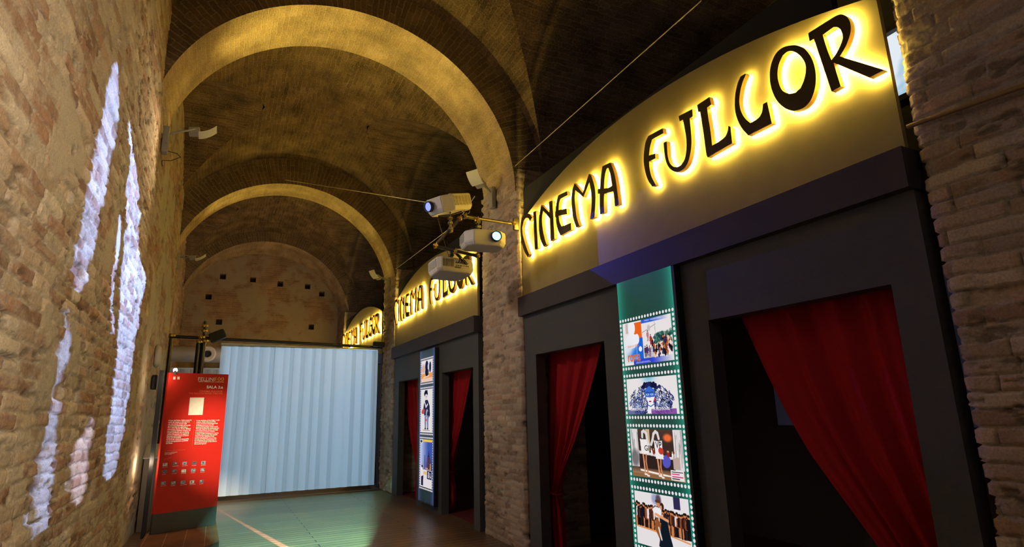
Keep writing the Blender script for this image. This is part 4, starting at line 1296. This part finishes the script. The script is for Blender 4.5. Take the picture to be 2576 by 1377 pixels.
root = thing('lighting_bar', (2.6, 6.1, 3.8), 'steel tube bar with couplers clamped to the middle brick pier, carrying the projectors', 'bar')
for name, a, b in (('tube', tuple(at(1300, 565, 1, 6.40)), (2.42, 6.08, 3.86)), ('tube', (2.42, 6.08, 3.86), (2.16, 6.33, 3.53)), ('tube', (2.16, 6.33, 3.53), (2.68, 6.20, 3.42)), ('safety_cable', (2.16, 6.25, 3.88), (2.42, 6.52, 3.44))):
    mb = MB(); mb.tube([a, b], .019 if name == 'tube' else .004, 10); mb.build(name, M_STEEL, root)
PCL = at(1300, 565, 1, 6.40)
for c in (tuple(PCL + Vector((-.07, -.03, 0))), (2.45, 6.08, 3.86), (2.39, 6.10, 3.83), (2.17, 6.32, 3.53), (2.31, 6.19, 3.70), (2.66, 6.20, 3.43), (2.62, 6.12, 3.845), (2.40, 6.28, 3.475)):
    mb = MB(); c = Vector(c)
    mb.lathe([(.020, -.02), (.030, -.02), (.030, .02), (.020, .02)], 12, 0, Matrix.Translation(c) @ Matrix.Rotation(1.2, 4, 'Y'))
    mb.bbox((c.x - .014, c.y - .045, c.z - .012), (c.x + .014, c.y - .02, c.z + .012), .003)
    mb.tube([c + Vector((0, -.04, -.03)), c + Vector((0, -.04, .035))], .005, 6)
    mb.build('coupler', M_BRASS, root)
mb = MB(); mb.bbox((PCL.x - .05, 6.375, PCL.z - .08), (PCL.x + .03, 6.425, PCL.z + .08), .008); mb.build('wall_clamp', M_STEEL, root)
mb = MB()
mb.tube([Vector((2.47, 6.07, 3.93)) + Vector((.035 * math.cos(t), 0, .035 * math.sin(t))) for t in [2 * math.pi * k / 20 for k in range(21)]], .005, 6, caps=False)
mb.build('ring', M_STEEL, root)

# projected light: each beam is a slide of bands given in the projector's own throw directions


def gobo(l, axis, bands):
    """bands: (table of (v, centre u, half width), softness, colour); u, v are the ray's slopes against the throw axis"""
    l.use_nodes = True
    nt = l.node_tree; N = nt.nodes; L = nt.links
    em = N['Emission']
    g = N.new('ShaderNodeNewGeometry'); sp = N.new('ShaderNodeSeparateXYZ'); L.new(g.outputs['Incoming'], sp.inputs[0])
    o = [0, 1, 2]; a = axis; b = 1 if axis == 0 else 0

    def math_(op, x, y=None, z=None, clamp=False):
        n = N.new('ShaderNodeMath'); n.operation = op; n.use_clamp = clamp
        for i, v in enumerate((x, y, z)):
            if v is None: continue
            if isinstance(v, (int, float)): n.inputs[i].default_value = v
            else: L.new(v, n.inputs[i])
        return n.outputs[0]
    U = math_('DIVIDE', sp.outputs[b], sp.outputs[a]); V = math_('DIVIDE', sp.outputs[2], sp.outputs[a])
    acc = None
    for tab, soft, colr in bands:
        v0, v1 = tab[0][0], tab[-1][0]
        t = math_('DIVIDE', math_('SUBTRACT', V, v0), v1 - v0)
        us = [r[1] for r in tab]; ws = [r[2] for r in tab]
        ulo, uhi = min(us) - 1e-3, max(us) + 1e-3; whi = max(ws) + 1e-4

        def curve(vals):
            n = N.new('ShaderNodeFloatCurve')
            cu = n.mapping.curves[0]
            n.mapping.use_clip = False
            while len(cu.points) < len(vals): cu.points.new(.5, .5)
            for pnt, (x, y) in zip(cu.points, vals): pnt.location = (x, y); pnt.handle_type = 'VECTOR'
            n.mapping.update()
            L.new(t, n.inputs['Value'])
            return n.outputs[0]
        cc = curve([((r[0] - v0) / (v1 - v0), (r[1] - ulo) / (uhi - ulo)) for r in tab])
        ww = curve([((r[0] - v0) / (v1 - v0), r[2] / whi) for r in tab])
        c = math_('MULTIPLY_ADD', cc, uhi - ulo, ulo)
        w = math_('MULTIPLY', ww, whi)
        d = math_('ABSOLUTE', math_('SUBTRACT', U, c))
        m = math_('DIVIDE', math_('SUBTRACT', w, d), soft); m = math_('ADD', m, .5, clamp=True)
        e0 = math_('GREATER_THAN', t, 0.0); e1 = math_('LESS_THAN', t, 1.0)
        m = math_('MULTIPLY', math_('MULTIPLY', m, e0), e1)
        cn = N.new('ShaderNodeVectorMath'); cn.operation = 'SCALE'; cn.inputs[0].default_value = colr; L.new(m, cn.inputs['Scale'])
        if acc is None: acc = cn.outputs[0]
        else:
            ad = N.new('ShaderNodeVectorMath'); ad.operation = 'MAXIMUM'; L.new(acc, ad.inputs[0]); L.new(cn.outputs[0], ad.inputs[1]); acc = ad.outputs[0]
    L.new(acc, em.inputs['Color'])


BLUE = (0.27, 0.43, 1.0)


def slide(pos, axis, pairs):
    """edge points of a projected shape on the surface it falls on -> the projector's slide table"""
    b_ = 1 if axis == 0 else 0
    out = []
    for q, w in pairs:
        q = Vector(q) - Vector(pos); w = Vector(w) - Vector(pos)
        u0, v0, u1, v1 = q[b_] / q[axis], q[2] / q[axis], w[b_] / w[axis], w[2] / w[axis]
        out.append(((v0 + v1) / 2, (u0 + u1) / 2, abs(u1 - u0) / 2))
    out.sort()
    res = [out[0]]
    for r in out[1:]:
        if r[0] > res[-1][0] + 1e-3: res.append(r)
    return res


def on_wall(k, rows):
    """traced streak edges (crop row, left, right) on the left wall"""
    s, y0 = (1.9953, 0) if k == 'up' else (2.0047, 690)
    return [(at(a / s, y0 + y / s, 0, -.79), at(b / s, y0 + y / s, 0, -.79)) for y, a, b in rows]


lensA = MA @ Vector((.07, .30, .01))
o = light('projector_beam', 'SPOT', lensA, 1750, (1, 1, 1), parent=PA, target=(-0.8, 5.6, 2.3), spot_size=2.2, spot_blend=0.0, shadow_soft_size=0.004)
gobo(o.data, 0, [
    (slide(lensA, 0, on_wall('up', [(330, 588, 600), (400, 555, 610), (500, 535, 615), (600, 515, 600), (700, 500, 575), (800, 470, 555), (900, 450, 535), (1000, 430, 515), (1100, 415, 495), (1200, 400, 480), (1300, 372, 445), (1377, 370, 440)]) + on_wall('down', [(50, 368, 415), (95, 385, 400)])), .02, BLUE),
    (slide(lensA, 0, on_wall('down', [(180, 340, 348), (300, 335, 355), (400, 300, 350), (500, 290, 320), (600, 275, 305), (700, 255, 300), (800, 240, 290), (900, 215, 285), (1000, 200, 270), (1100, 180, 262), (1200, 175, 255), (1300, 178, 240)])), .03, BLUE),
    (slide(lensA, 0, on_wall('up', [(620, 648, 660), (700, 640, 672), (800, 652, 692), (900, 645, 715), (1000, 630, 720), (1100, 625, 705), (1200, 630, 700), (1300, 610, 745), (1377, 610, 740)]) + on_wall('down', [(100, 600, 715), (200, 600, 710), (300, 595, 690), (400, 590, 680), (500, 580, 665), (600, 570, 660), (700, 560, 635), (800, 545, 630), (900, 535, 600), (1000, 530, 590), (1035, 540, 560)])), .03, BLUE),
    (slide(lensA, 0, on_wall('up', [(1080, 602, 610), (1200, 585, 605), (1300, 575, 595)]) + on_wall('down', [(0, 560, 580), (150, 558, 575), (300, 562, 578)])), .02, BLUE),
    (slide(lensA, 0, on_wall('down', [(715, 468, 472), (800, 430, 470), (850, 380, 460), (900, 370, 450), (1000, 370, 440), (1100, 370, 430), (1160, 385, 405)])), .05, (.45, .48, .8)),
])
lensB = MBm @ Vector((-.10, .28, .01))
o = light('projector_beam', 'SPOT', lensB, 60, (1, 1, 1), parent=PB, target=lensB + Vector((.25, -1.6, -.62)), spot_size=2.4, spot_blend=0.1, shadow_soft_size=0.004)
# the beam's picture ends in an upright edge on the nearest front
eu = (FX - .03 - lensB.x) / (4.74 - lensB.y)
gobo(o.data, 1, [([(0.0, eu + .6, .6), (0.60, eu + .6, .6)], .02, (.035, .05, 1.0))])
lensC = Vector((2.42, 6.92, 3.30))
o = light('projector_beam', 'SPOT', lensC, 1650, (1, 1, 1), parent=PC_, target=(1.55, 13.2, 1.5), spot_size=1.3, spot_blend=0.1, shadow_soft_size=0.004)
gobo(o.data, 1, [(slide(lensC, 1, [((-.05, 13.2, .05), (3.2, 13.2, .05)), ((-.05, 13.2, 1.5), (3.2, 13.2, 1.5)), ((-.05, 13.2, 3.02), (3.2, 13.2, 3.02))]), .06, (.44, .70, 1.0))])
lensF = Vector((2.30, 7.02, 3.14))
o = light('projector_floor_beam', 'SPOT', lensF, 3000, (1, 1, 1), parent=PC_, target=(1.2, 10.6, 0.0), spot_size=2.4, spot_blend=0.2, shadow_soft_size=0.004)
gobo(o.data, 1, [(slide(lensF, 1, [((.0, 13.1, 0), (3.25, 13.1, 0)), ((-.05, 11.5, 0), (2.85, 11.5, 0)), ((.0, 10, 0), (2.4, 10, 0)), ((.15, 8.6, 0), (2.05, 8.6, 0)), ((.3, 7.8, 0), (1.82, 7.8, 0))]), .12, (.20, .80, .62)),
                 (slide(lensF, 1, [((.15, 12.3, 0), (.19, 12.3, 0)), ((.50, 10.3, 0), (.57, 10.3, 0)), ((.86, 8.34, 0), (.95, 8.34, 0)), ((1.0, 7.8, 0), (1.1, 7.8, 0))]), .010, (1.5, 1.6, 1.3))])

# ------------------------------------------------------------------ red information panel
PO = Vector((-.665, 9.82, 0)); PE = Vector((.785, .352, 0)).normalized(); PN = Vector((PE.y, -PE.x, 0)); PW, PH = .860, 2.255


def on_panel(px, py):
    d = Vector(ray(px, py)); e = Vector(EYE)
    t = (PO - e).dot(PN) / d.dot(PN)
    p = e + d * t - PO
    return p.dot(PE), p.z


def c1(a, b): return on_panel(340 + a * 360 / 1652, 780 + b * 360 / 1652)
def c2(a, b): return on_panel(340 + a * 360 / 1652, 1077 + b * 360 / 1652)


M_RED = mat('red_printed_panel', (0.46, 0.017, 0.011), 0.5, spec=0.2)
M_PBASE = mat('dark_grey_panel_foot', (0.045, 0.042, 0.042), 0.6)
M_PWHITE = mat('white_panel_print', (0.85, 0.83, 0.80), 0.6)
M_PGOLD = mat('gold_panel_print', (0.75, 0.48, 0.08), 0.6)
M_PORANGE = mat('orange_panel_print', (0.78, 0.16, 0.06), 0.6)
root = thing('information_panel', PO + PE * PW / 2 + Vector((0, 0, .065)), 'tall red information panel with white text standing on tiles before the pale strip blind', 'panel')
PM = frame(PO, PE, (0, 0, 1), PN)                 # local x along the panel, y up, z towards the viewer
ft = .325
mb = MB(); mb.box((0, ft, -.06), (PW, PH, 0), 0, PM); board = mb.build('board', M_RED, root)
mb = MB(); mb.box((0, .068, -.06), (PW, ft, .002), 0, PM); mb.build('foot', M_PBASE, root)


def ptext(s, tl, tr, h, m, **kw):
    (x0, z0), (x1, z1) = tl, tr
    return text_mesh('print', s, PM @ Matrix.Translation((x0, z0, .0025)), x1 - x0, h, m, board, **kw)


a, b = c1(730, 778), c1(918, 778); ptext('FELLINI', a, b, .052, M_PWHITE, label='white lettering')
a, b = c1(928, 778), c1(1026, 778); ptext('100', a, b, .052, M_PGOLD, label='gold numerals')
a, b = c1(730, 822), c1(1024, 822); ptext('GENIO IMMORTALE. LA MOSTRA', a, b, .014, M_PWHITE, bold=.01)
a, b = c1(826, 874), c1(1016, 874); ptext('SALA 3.a', a, b, .043, M_PWHITE, bold=.03, label='bold white lettering')
a, b = c1(740, 930), c1(1010, 930); ptext('CINEMA FULGOR', a, b, .027, M_PORANGE, bold=.01, label='orange lettering')
a, b = c1(618, 956), c1(1008, 956); ptext('THE FULGOR MOVIE THEATRE', a, b, .021, M_PORANGE)
q = [c1(633, 1013), c1(797, 1013), c1(776, 1216), c1(611, 1216)]
x0 = (q[0][0] + q[3][0]) / 2; x1 = (q[1][0] + q[2][0]) / 2
mb = MB(); mb.box((x0, q[3][1], .001), (x1, q[0][1], .003), 0, PM); mb.build('printed_picture', mat('pale_printed_page', (0.80, 0.74, 0.64), 0.6, noise=.05), board, label='pale printed page')
IT = "Al buio del Fulgor, Fellini scopre la\nmagia del cinema e s'immerge in\nuno sterminato viaggio nella\nconoscenza universale del mondo.\nCon i suoi film ha celebrato e\nreinventato Rimini, Roma, l'Italia in\nuna costante tensione creativa. Un\nrespiro profondo, per un cinema\nnutrito dal passato, ma capace di\nilluminare come squarci di storia\nl'Italia del Novecento.\nRegistrando, come un sismografo,\nstorie antropologiche e politiche\ndel Paese."
EN = "In the darkness of the Fulgor movie\ntheatre, Fellini discovered the\nmagic of cinema and plunged into\nan endless journey into the\nuniversal knowledge of the world.\nThrough his films he celebrated and\nreinvented Rimini, Rome, and Italy\nin a constant creative tension.\nA deep breath revealing in a cinema\nnourished by the past, but capable\nof illuminating glimpses of the\nhistory of twentieth century Italy\nby rehashing the anthropology of\nand political stories of the country\nlike a seismograph."
a, b, c = c1(383, 1272), c1(650, 1272), c2(350, 187)
ptext(IT, a, b, a[1] - c[1], M_PWHITE, bold=.022, shear=.15, line=.95)
a, b, c = c1(708, 1272), c1(975, 1272), c2(680, 198)
ptext(EN, a, b, a[1] - c[1], M_PWHITE, bold=.012, shear=.15, line=.95)
a, c = c1(686, 1272), c2(657, 205); xm = (a[0] + c[0]) / 2
mb = MB(); mb.box((xm - .001, c[1], .001), (xm + .001, a[1], .0025), 0, PM); mb.build('column_rule', M_PORANGE, board)
for (p0, p1, hh, s, m) in ((c2(340, 262), c2(580, 262), .012, "Si ringraziano per la collaborazione", M_PORANGE), (c2(340, 284), c2(486, 284), .034, "Testi e immagini\ndella mostra\nsala terza", M_PWHITE), (c2(334, 350), c2(416, 350), .026, "schede dei film\ndella sala", M_PORANGE)):
    ptext(s, p0, p1, hh, m)
R = random.Random(8)
for row in (((345, 408), (458, 398), (570, 394), (682, 390), (786, 386)), ((340, 490), (452, 484), (560, 482), (670, 474), (778, 468)), ((325, 624), (440, 620), (550, 614), (655, 610), (765, 602))):
    for px, py in row:
        s, z = c2(px, py + 16)
        mb = MB(); w, h = .060, .042
        mb.box((s - w / 2, z - h / 2, .001), (s + w / 2, z + h / 2, .003), 0, PM)
        for k in range(3):
            u = R.uniform(-.02, .012); v = R.uniform(-.014, .004)
            mb.box((s + u, z + v, .003), (s + u + R.uniform(.01, .022), z + v + R.uniform(.008, .016), .0036), R.choice([1, 2]), PM)
        mb.build('thumbnail_picture', [mat('thumbnail_print', R.choice([(.5, .48, .46), (.12, .14, .22), (.6, .58, .55), (.10, .10, .12), (.2, .3, .4)]), .6), mat('thumbnail_dark', (.05, .05, .07), .6), mat('thumbnail_light', (.65, .6, .55), .6)], board)
        text_mesh('print', 'scena dal film', PM @ Matrix.Translation((s - w / 2, z - h / 2 - .008, .0025)), R.uniform(.05, .085), .009, M_PWHITE, board)
for px in (452, 500):
    s, z = c1(px, 788)
    mb = MB()
    mb.box((s - .014, z - .02, .001), (s - .003, z + .02, .003), 0, PM); mb.box((s + .002, z - .02, .001), (s + .014, z + .004, .003), 0, PM); mb.box((s + .002, z + .008, .001), (s + .014, z + .02, .003), 0, PM)
    mb.build('logo', M_PWHITE, board)
# small bright spotlight clipped on the panel's upper corner
root = thing('clip_spotlight', PM @ Vector((.09, PH, .02)), 'small bright clip-on spotlight shining from the top left corner of the red panel', 'spotlight')
cm = PM @ Vector((.07, PH + .035, .03))
dirv = (Vector(EYE) - cm).normalized()
q = dirv.to_track_quat('Z', 'Y').to_matrix().to_4x4()
mb = MB(); mb.lathe([(0, -.07), (.030, -.07), (.036, .0), (.030, .0), (.028, -.008)], 20, 0, Matrix.Translation(cm) @ q); mb.build('lamp_head', M_PROJD, root)
mb = MB(); mb.lathe([(0, -.003), (.015, -.004), (.029, -.008)], 20, 0, Matrix.Translation(cm) @ q); mb.build('lens', emat('white_hot_lamp', (1, .95, .88), 60), root)
light('clip_spotlight_light', 'POINT', cm + Vector((-.06, -.16, -.10)), 2.5, (1.0, 0.78, 0.52), parent=root, shadow_soft_size=0.03)
mb = MB(); mb.bbox((cm.x - .015, cm.y - .01, PH - .03), (cm.x + .015, cm.y + .06, PH + .03), .004); mb.build('clip', M_PROJD, root)

# tiled step under the panel
st = MB()
H_ = .065
sl = [(-.735, 10.75), (-.735, 7.9), (-.30, 8.2), (.165, 8.80), (.125, 10.75)]
st.face([(x, y, H_) for x, y in sl], 0, [(x, y) for x, y in sl])
st.face([(x, y, 0.0) for x, y in reversed(sl)], 1)
for (x0, y0), (x1, y1) in zip(sl, sl[1:] + sl[:1]):
    st.face([(x0, y0, 0), (x1, y1, 0), (x1, y1, H_), (x0, y0, H_)], 1)
mt = brick_mat('brown_stair_tiles', (0.15, 0.066, 0.035), (0.125, 0.055, 0.03), (0.28, 0.18, 0.11), bw=.235, rh=6.0, msize=.005, warp=0.0, bump=.3)
st.build('tiled_step', [mt, mat('dark_step_edge', (.05, .025, .018), .6)], None, label='low brown tiled step under the red information panel', cat='step')

# grey lectern with a slanted white top beside the panel
root = thing('lectern', (-.82, 10.75, 0), 'narrow grey lectern with slanted white top behind the left edge of the red panel', 'lectern')
mb = MB(); vs = [(-.915, 10.62, 0), (-.745, 10.62, 0), (-.745, 10.98, 0), (-.915, 10.98, 0), (-.915, 10.62, 1.03), (-.745, 10.62, 1.03), (-.745, 10.98, 1.20), (-.915, 10.98, 1.20)]
mb.mesh(vs, [(0, 3, 2, 1), (0, 1, 5, 4), (1, 2, 6, 5), (2, 3, 7, 6), (3, 0, 4, 7), (4, 5, 6, 7)]); mb.build('body', mat('grey_lectern_board', (.30, .28, .25), .6), root)
mb = MB(); mb.mesh([(x, y - .015 * 0, z + dz) for dz in (.002, .018) for x, y, z in ((-.93, 10.60, 1.022), (-.735, 10.60, 1.022), (-.735, 10.99, 1.206), (-.93, 10.99, 1.206))], [(3, 2, 1, 0), (4, 5, 6, 7), (0, 1, 5, 4), (1, 2, 6, 5), (2, 3, 7, 6), (3, 0, 4, 7)]); mb.build('slanted_top', M_PWHITE, root)
mb = MB(); mb.bbox((-.80, 10.02, 0.0), (-.74, 10.09, 2.30), .004); mb.build('black_post', M_LBOX, None, label='slim black upright post against the left wall beside the grey lectern', cat='post')
mb = MB(); mb.lathe([(0, 0), (.10, 0), (.115, .03), (.09, .075), (0, .09)], 28, 0, Matrix.Translation((-.93, 10.6, 2.56)) @ Matrix.Rotation(math.pi / 2, 4, 'Y') @ Matrix.Diagonal((1.6, .9, 1, 1))); mb.build('wall_sconce', mat('off_white_sconce', (.55, .52, .46), .5), None, label='rounded off-white sconce on the left wall above the grey lectern', cat='sconce')
mb = MB(); mb.bbox((-.93, 10.45, 2.04), (-.85, 10.57, 2.26), .02); mb.build('small_speaker', M_PROJD, None, label='small black device on the left wall below the off-white sconce', cat='speaker')

# ------------------------------------------------------------------ strip blind on a rail across the hall
M_BLIND2 = mat('blind_overlap_shade', (0.48, 0.53, 0.55), 0.85, trans=0.25)  # overlap shading of the translucent strips, set as a darker fabric colour
M_BLIND = mat('pale_blind_fabric', (0.62, 0.66, 0.68), 0.85, trans=0.25)


def strip_blind(x0, x1, y, z0, za, zb, label, w=.105, seed=1):
    R = random.Random(seed)
    root = thing('strip_blind', ((x0 + x1) / 2, y, z0), label, 'blind', 'strip blinds across the hall')
    mb = MB(); x = x0; k = 0
    while x < x1 - .02:
        ww = w * R.uniform(.85, 1.15); e = min(x + ww, x1)
        ztop = lambda xx: za + (zb - za) * (xx - x0) / (x1 - x0)
        d = .022 if k % 2 else 0.0
        tilt = R.uniform(.012, .03) * (1 if k % 2 else -1)
        n = 6
        vs = []
        for i in range(n + 1):
            t = i / n
            for zz in (z0 + .01 * R.random() * 0, ztop(x + (e - x) * t)):
                vs.append((x - .012 + (e - x + .024) * t, y + d + tilt * (t - .5) - .008 * math.sin(math.pi * t), zz))
        mb.mesh(vs, [(2 * i, 2 * i + 2, 2 * i + 3, 2 * i + 1) for i in range(n)], (1 if R.random() < .8 else 0) if k % 2 else 0, True)
        x = e; k += 1
    mb.build('strips', [M_BLIND, M_BLIND2], root)
    mb = MB(); mb.mesh([(x0 - .02, y - .03, za), (x1, y - .03, zb), (x1, y + .06, zb), (x0 - .02, y + .06, za), (x0 - .02, y - .03, za + .035), (x1, y - .03, zb + .035), (x1, y + .06, zb + .035), (x0 - .02, y + .06, za + .035)],
                    [(0, 3, 2, 1), (4, 5, 6, 7), (0, 1, 5, 4), (1, 2, 6, 5), (2, 3, 7, 6), (3, 0, 4, 7)])
    mb.build('head_rail', mat('pale_metal_rail', (.55, .6, .65), .4), root)
    return root


strip_blind(-.01, 3.17, 13.22, .11, 3.05, 3.00, 'wide pale blue strip blind hanging across the hall behind the red panel', seed=4)
strip_blind(-1.12, 3.24, 17.3, .1, 2.84, 2.84, 'small far strip blind seen above the red panel, below the air duct', seed=5)
M_BLKT = mat('black_steel_tube', (.012, .012, .014), .35)
root = thing('curtain_rail_stand', (-.40, 13.2, 0), 'black tube stand with brass couplers rising behind the red panel and carrying the blind rail', 'stand')
for name, a, b, r in (('pole', (-.43, 13.12, 0), (-.43, 13.12, 3.08), .048), ('pole', (-.345, 13.10, 0), (-.345, 13.10, 3.14), .040), ('pole', (-.35, 13.1, 3.0), (-.35, 13.1, 3.50), .028), ('pole', (-.92, 13.2, 0), (-.92, 13.2, 3.15), .035), ('rail', (-.98, 13.19, 3.185), (3.26, 13.19, 3.08), .030)):
    mb = MB(); mb.tube([a, b], r, 14); mb.build(name, M_BLKT, root)
for c in ((-.92, 13.16, 3.20), (-.36, 13.06, 3.30), (-.36, 13.05, 3.40), (-.40, 13.05, 3.17), (-.33, 13.05, 3.10), (-.43, 13.06, 3.08)):
    mb = MB(); c = Vector(c)
    mb.lathe([(.030, -.03), (.048, -.03), (.048, .03), (.030, .03)], 14, 0, Matrix.Translation(c)); mb.bbox((c.x + .03, c.y - .03, c.z - .02), (c.x + .075, c.y + .01, c.z + .02), .004); mb.tube([c + Vector((.05, -.04, 0)), c + Vector((.05, .04, 0))], .012, 8)
    mb.build('coupler', M_BRASS, root)


def speaker(c, size, rot, label):
    root = thing('speaker', c, label, 'speaker', 'loudspeakers on the blind rail')
    M = Matrix.Translation(c) @ Matrix.Rotation(rot, 4, 'Y')
    a = [-s / 2 for s in size]; b = [s / 2 for s in size]
    mb = MB(); mb.bbox(a, b, min(size) * .28, 0, M); mb.build('cabinet', mat('black_speaker_plastic', (.02, .021, .023), .5), root)
    mb = MB(); mb.bbox((a[0] * .8, a[1] - .006, a[2] * .8), (b[0] * .8, a[1] + .004, b[2] * .8), .003, 0, M); mb.build('grille', mat('black_mesh_grille', (.012, .012, .013), .8, bump=.6, nscale=300), root)
    mb = MB(); mb.tube([(c[0], c[1], c[2]), (c[0] - .02, c[1] + .10, c[2] - .05)], .02, 8); mb.build('bracket', M_BLKT, root)


speaker((-.11, 13.02, 3.20), (.30, .16, .20), -.45, 'black loudspeaker tilted on the blind rail right of the black stand')
speaker((3.16, 13.06, 3.13), (.26, .14, .12), .05, 'small black loudspeaker at the right end of the blind rail under the far sign')

# air duct far behind
root = thing('air_duct', (-.3, 16.6, 3.15), 'grey round air duct with a ring nozzle at the back, left of the blind', 'duct')
M_DUCT = mat('grey_sheet_duct', (.36, .33, .31), .45, metal=.2)
mb = MB(); mb.tube([(-1.1, 16.6, 3.17), (3.2, 16.6, 3.14)], .20, 28); mb.build('pipe', M_DUCT, root)
MN = Matrix.Translation((-.33, 16.36, 3.16)) @ Matrix.Rotation(math.pi / 2, 4, 'X')
mb = MB(); mb.lathe([(.075, -.12), (.085, -.02), (.11, .02), (.13, .0), (.155, .02), (.185, .015), (.20, -.01), (.20, -.06)], 36, 0, MN); mb.build('nozzle', mat('cream_nozzle_ring', (.52, .46, .38), .5), root)
mb = MB(); mb.lathe([(0, -.03), (.076, -.03)], 28, 0, MN); mb.build('nozzle_throat', M_BLACK, root)

# screen in the dark side room, conduit on the near pier, tension wires
mb = MB(); mb.box((6.15, 2.86, 1.355), (6.198, 5.10, 2.83)); mb.build('projection_screen', mat('grey_blue_screen', (.20, .20, .30), .8, emit=(.3, .32, .6), estr=.02), None, label='grey-blue screen hanging in the dark room behind the right doorway', cat='screen')
mb = MB(); mb.tube([(3.31, 1.645, 3.085), (3.305, 1.575, 3.08), (3.30, 1.2, 3.05), (3.30, .36, 2.98)], .014, 8); mb.build('conduit', mat('brown_painted_conduit', (.22, .13, .05), .5), None, label='thin brown conduit running level across the near right brick pier', cat='conduit')
M_WIRE = mat('steel_wire', (.55, .48, .30), .5)
for pts, lab in (([(3.31, 6.41, 4.79), (3.02, 2.72, 4.58)], 'thin steel wire stretched from the middle pier past the nearest sign'),
                 ([(3.34, 12.46, 4.76), (2.93, 7.6, 4.30), (2.80, 6.6, 4.35)], 'thin steel wire slanting from the far pier up to the projectors'),
                 ([(.9, 12.44, 6.5), (2.30, 6.3, 4.05)], 'thin steel wire running from the second arch to the tilted projector')):
    mb = MB(); mb.tube(pts, .0055, 6); mb.build('tension_wire', M_WIRE, None, label=lab, cat='wire', group='tension wires')
mb = MB()
mb.tube([(-.755, 7.02, 4.60), (-.75, 7.10, 4.54), (-.66, 7.28, 4.60), (-.62, 7.30, 4.57), (-.70, 7.15, 4.45), (-.765, 7.0, 4.38), (-.765, 6.95, 4.34), (-.76, 7.0, 4.31)], .005, 6); mb.build('loose_cable', M_CABLE, None, label='loose black cable dangling below the wall lamp on the left pier', cat='cable')
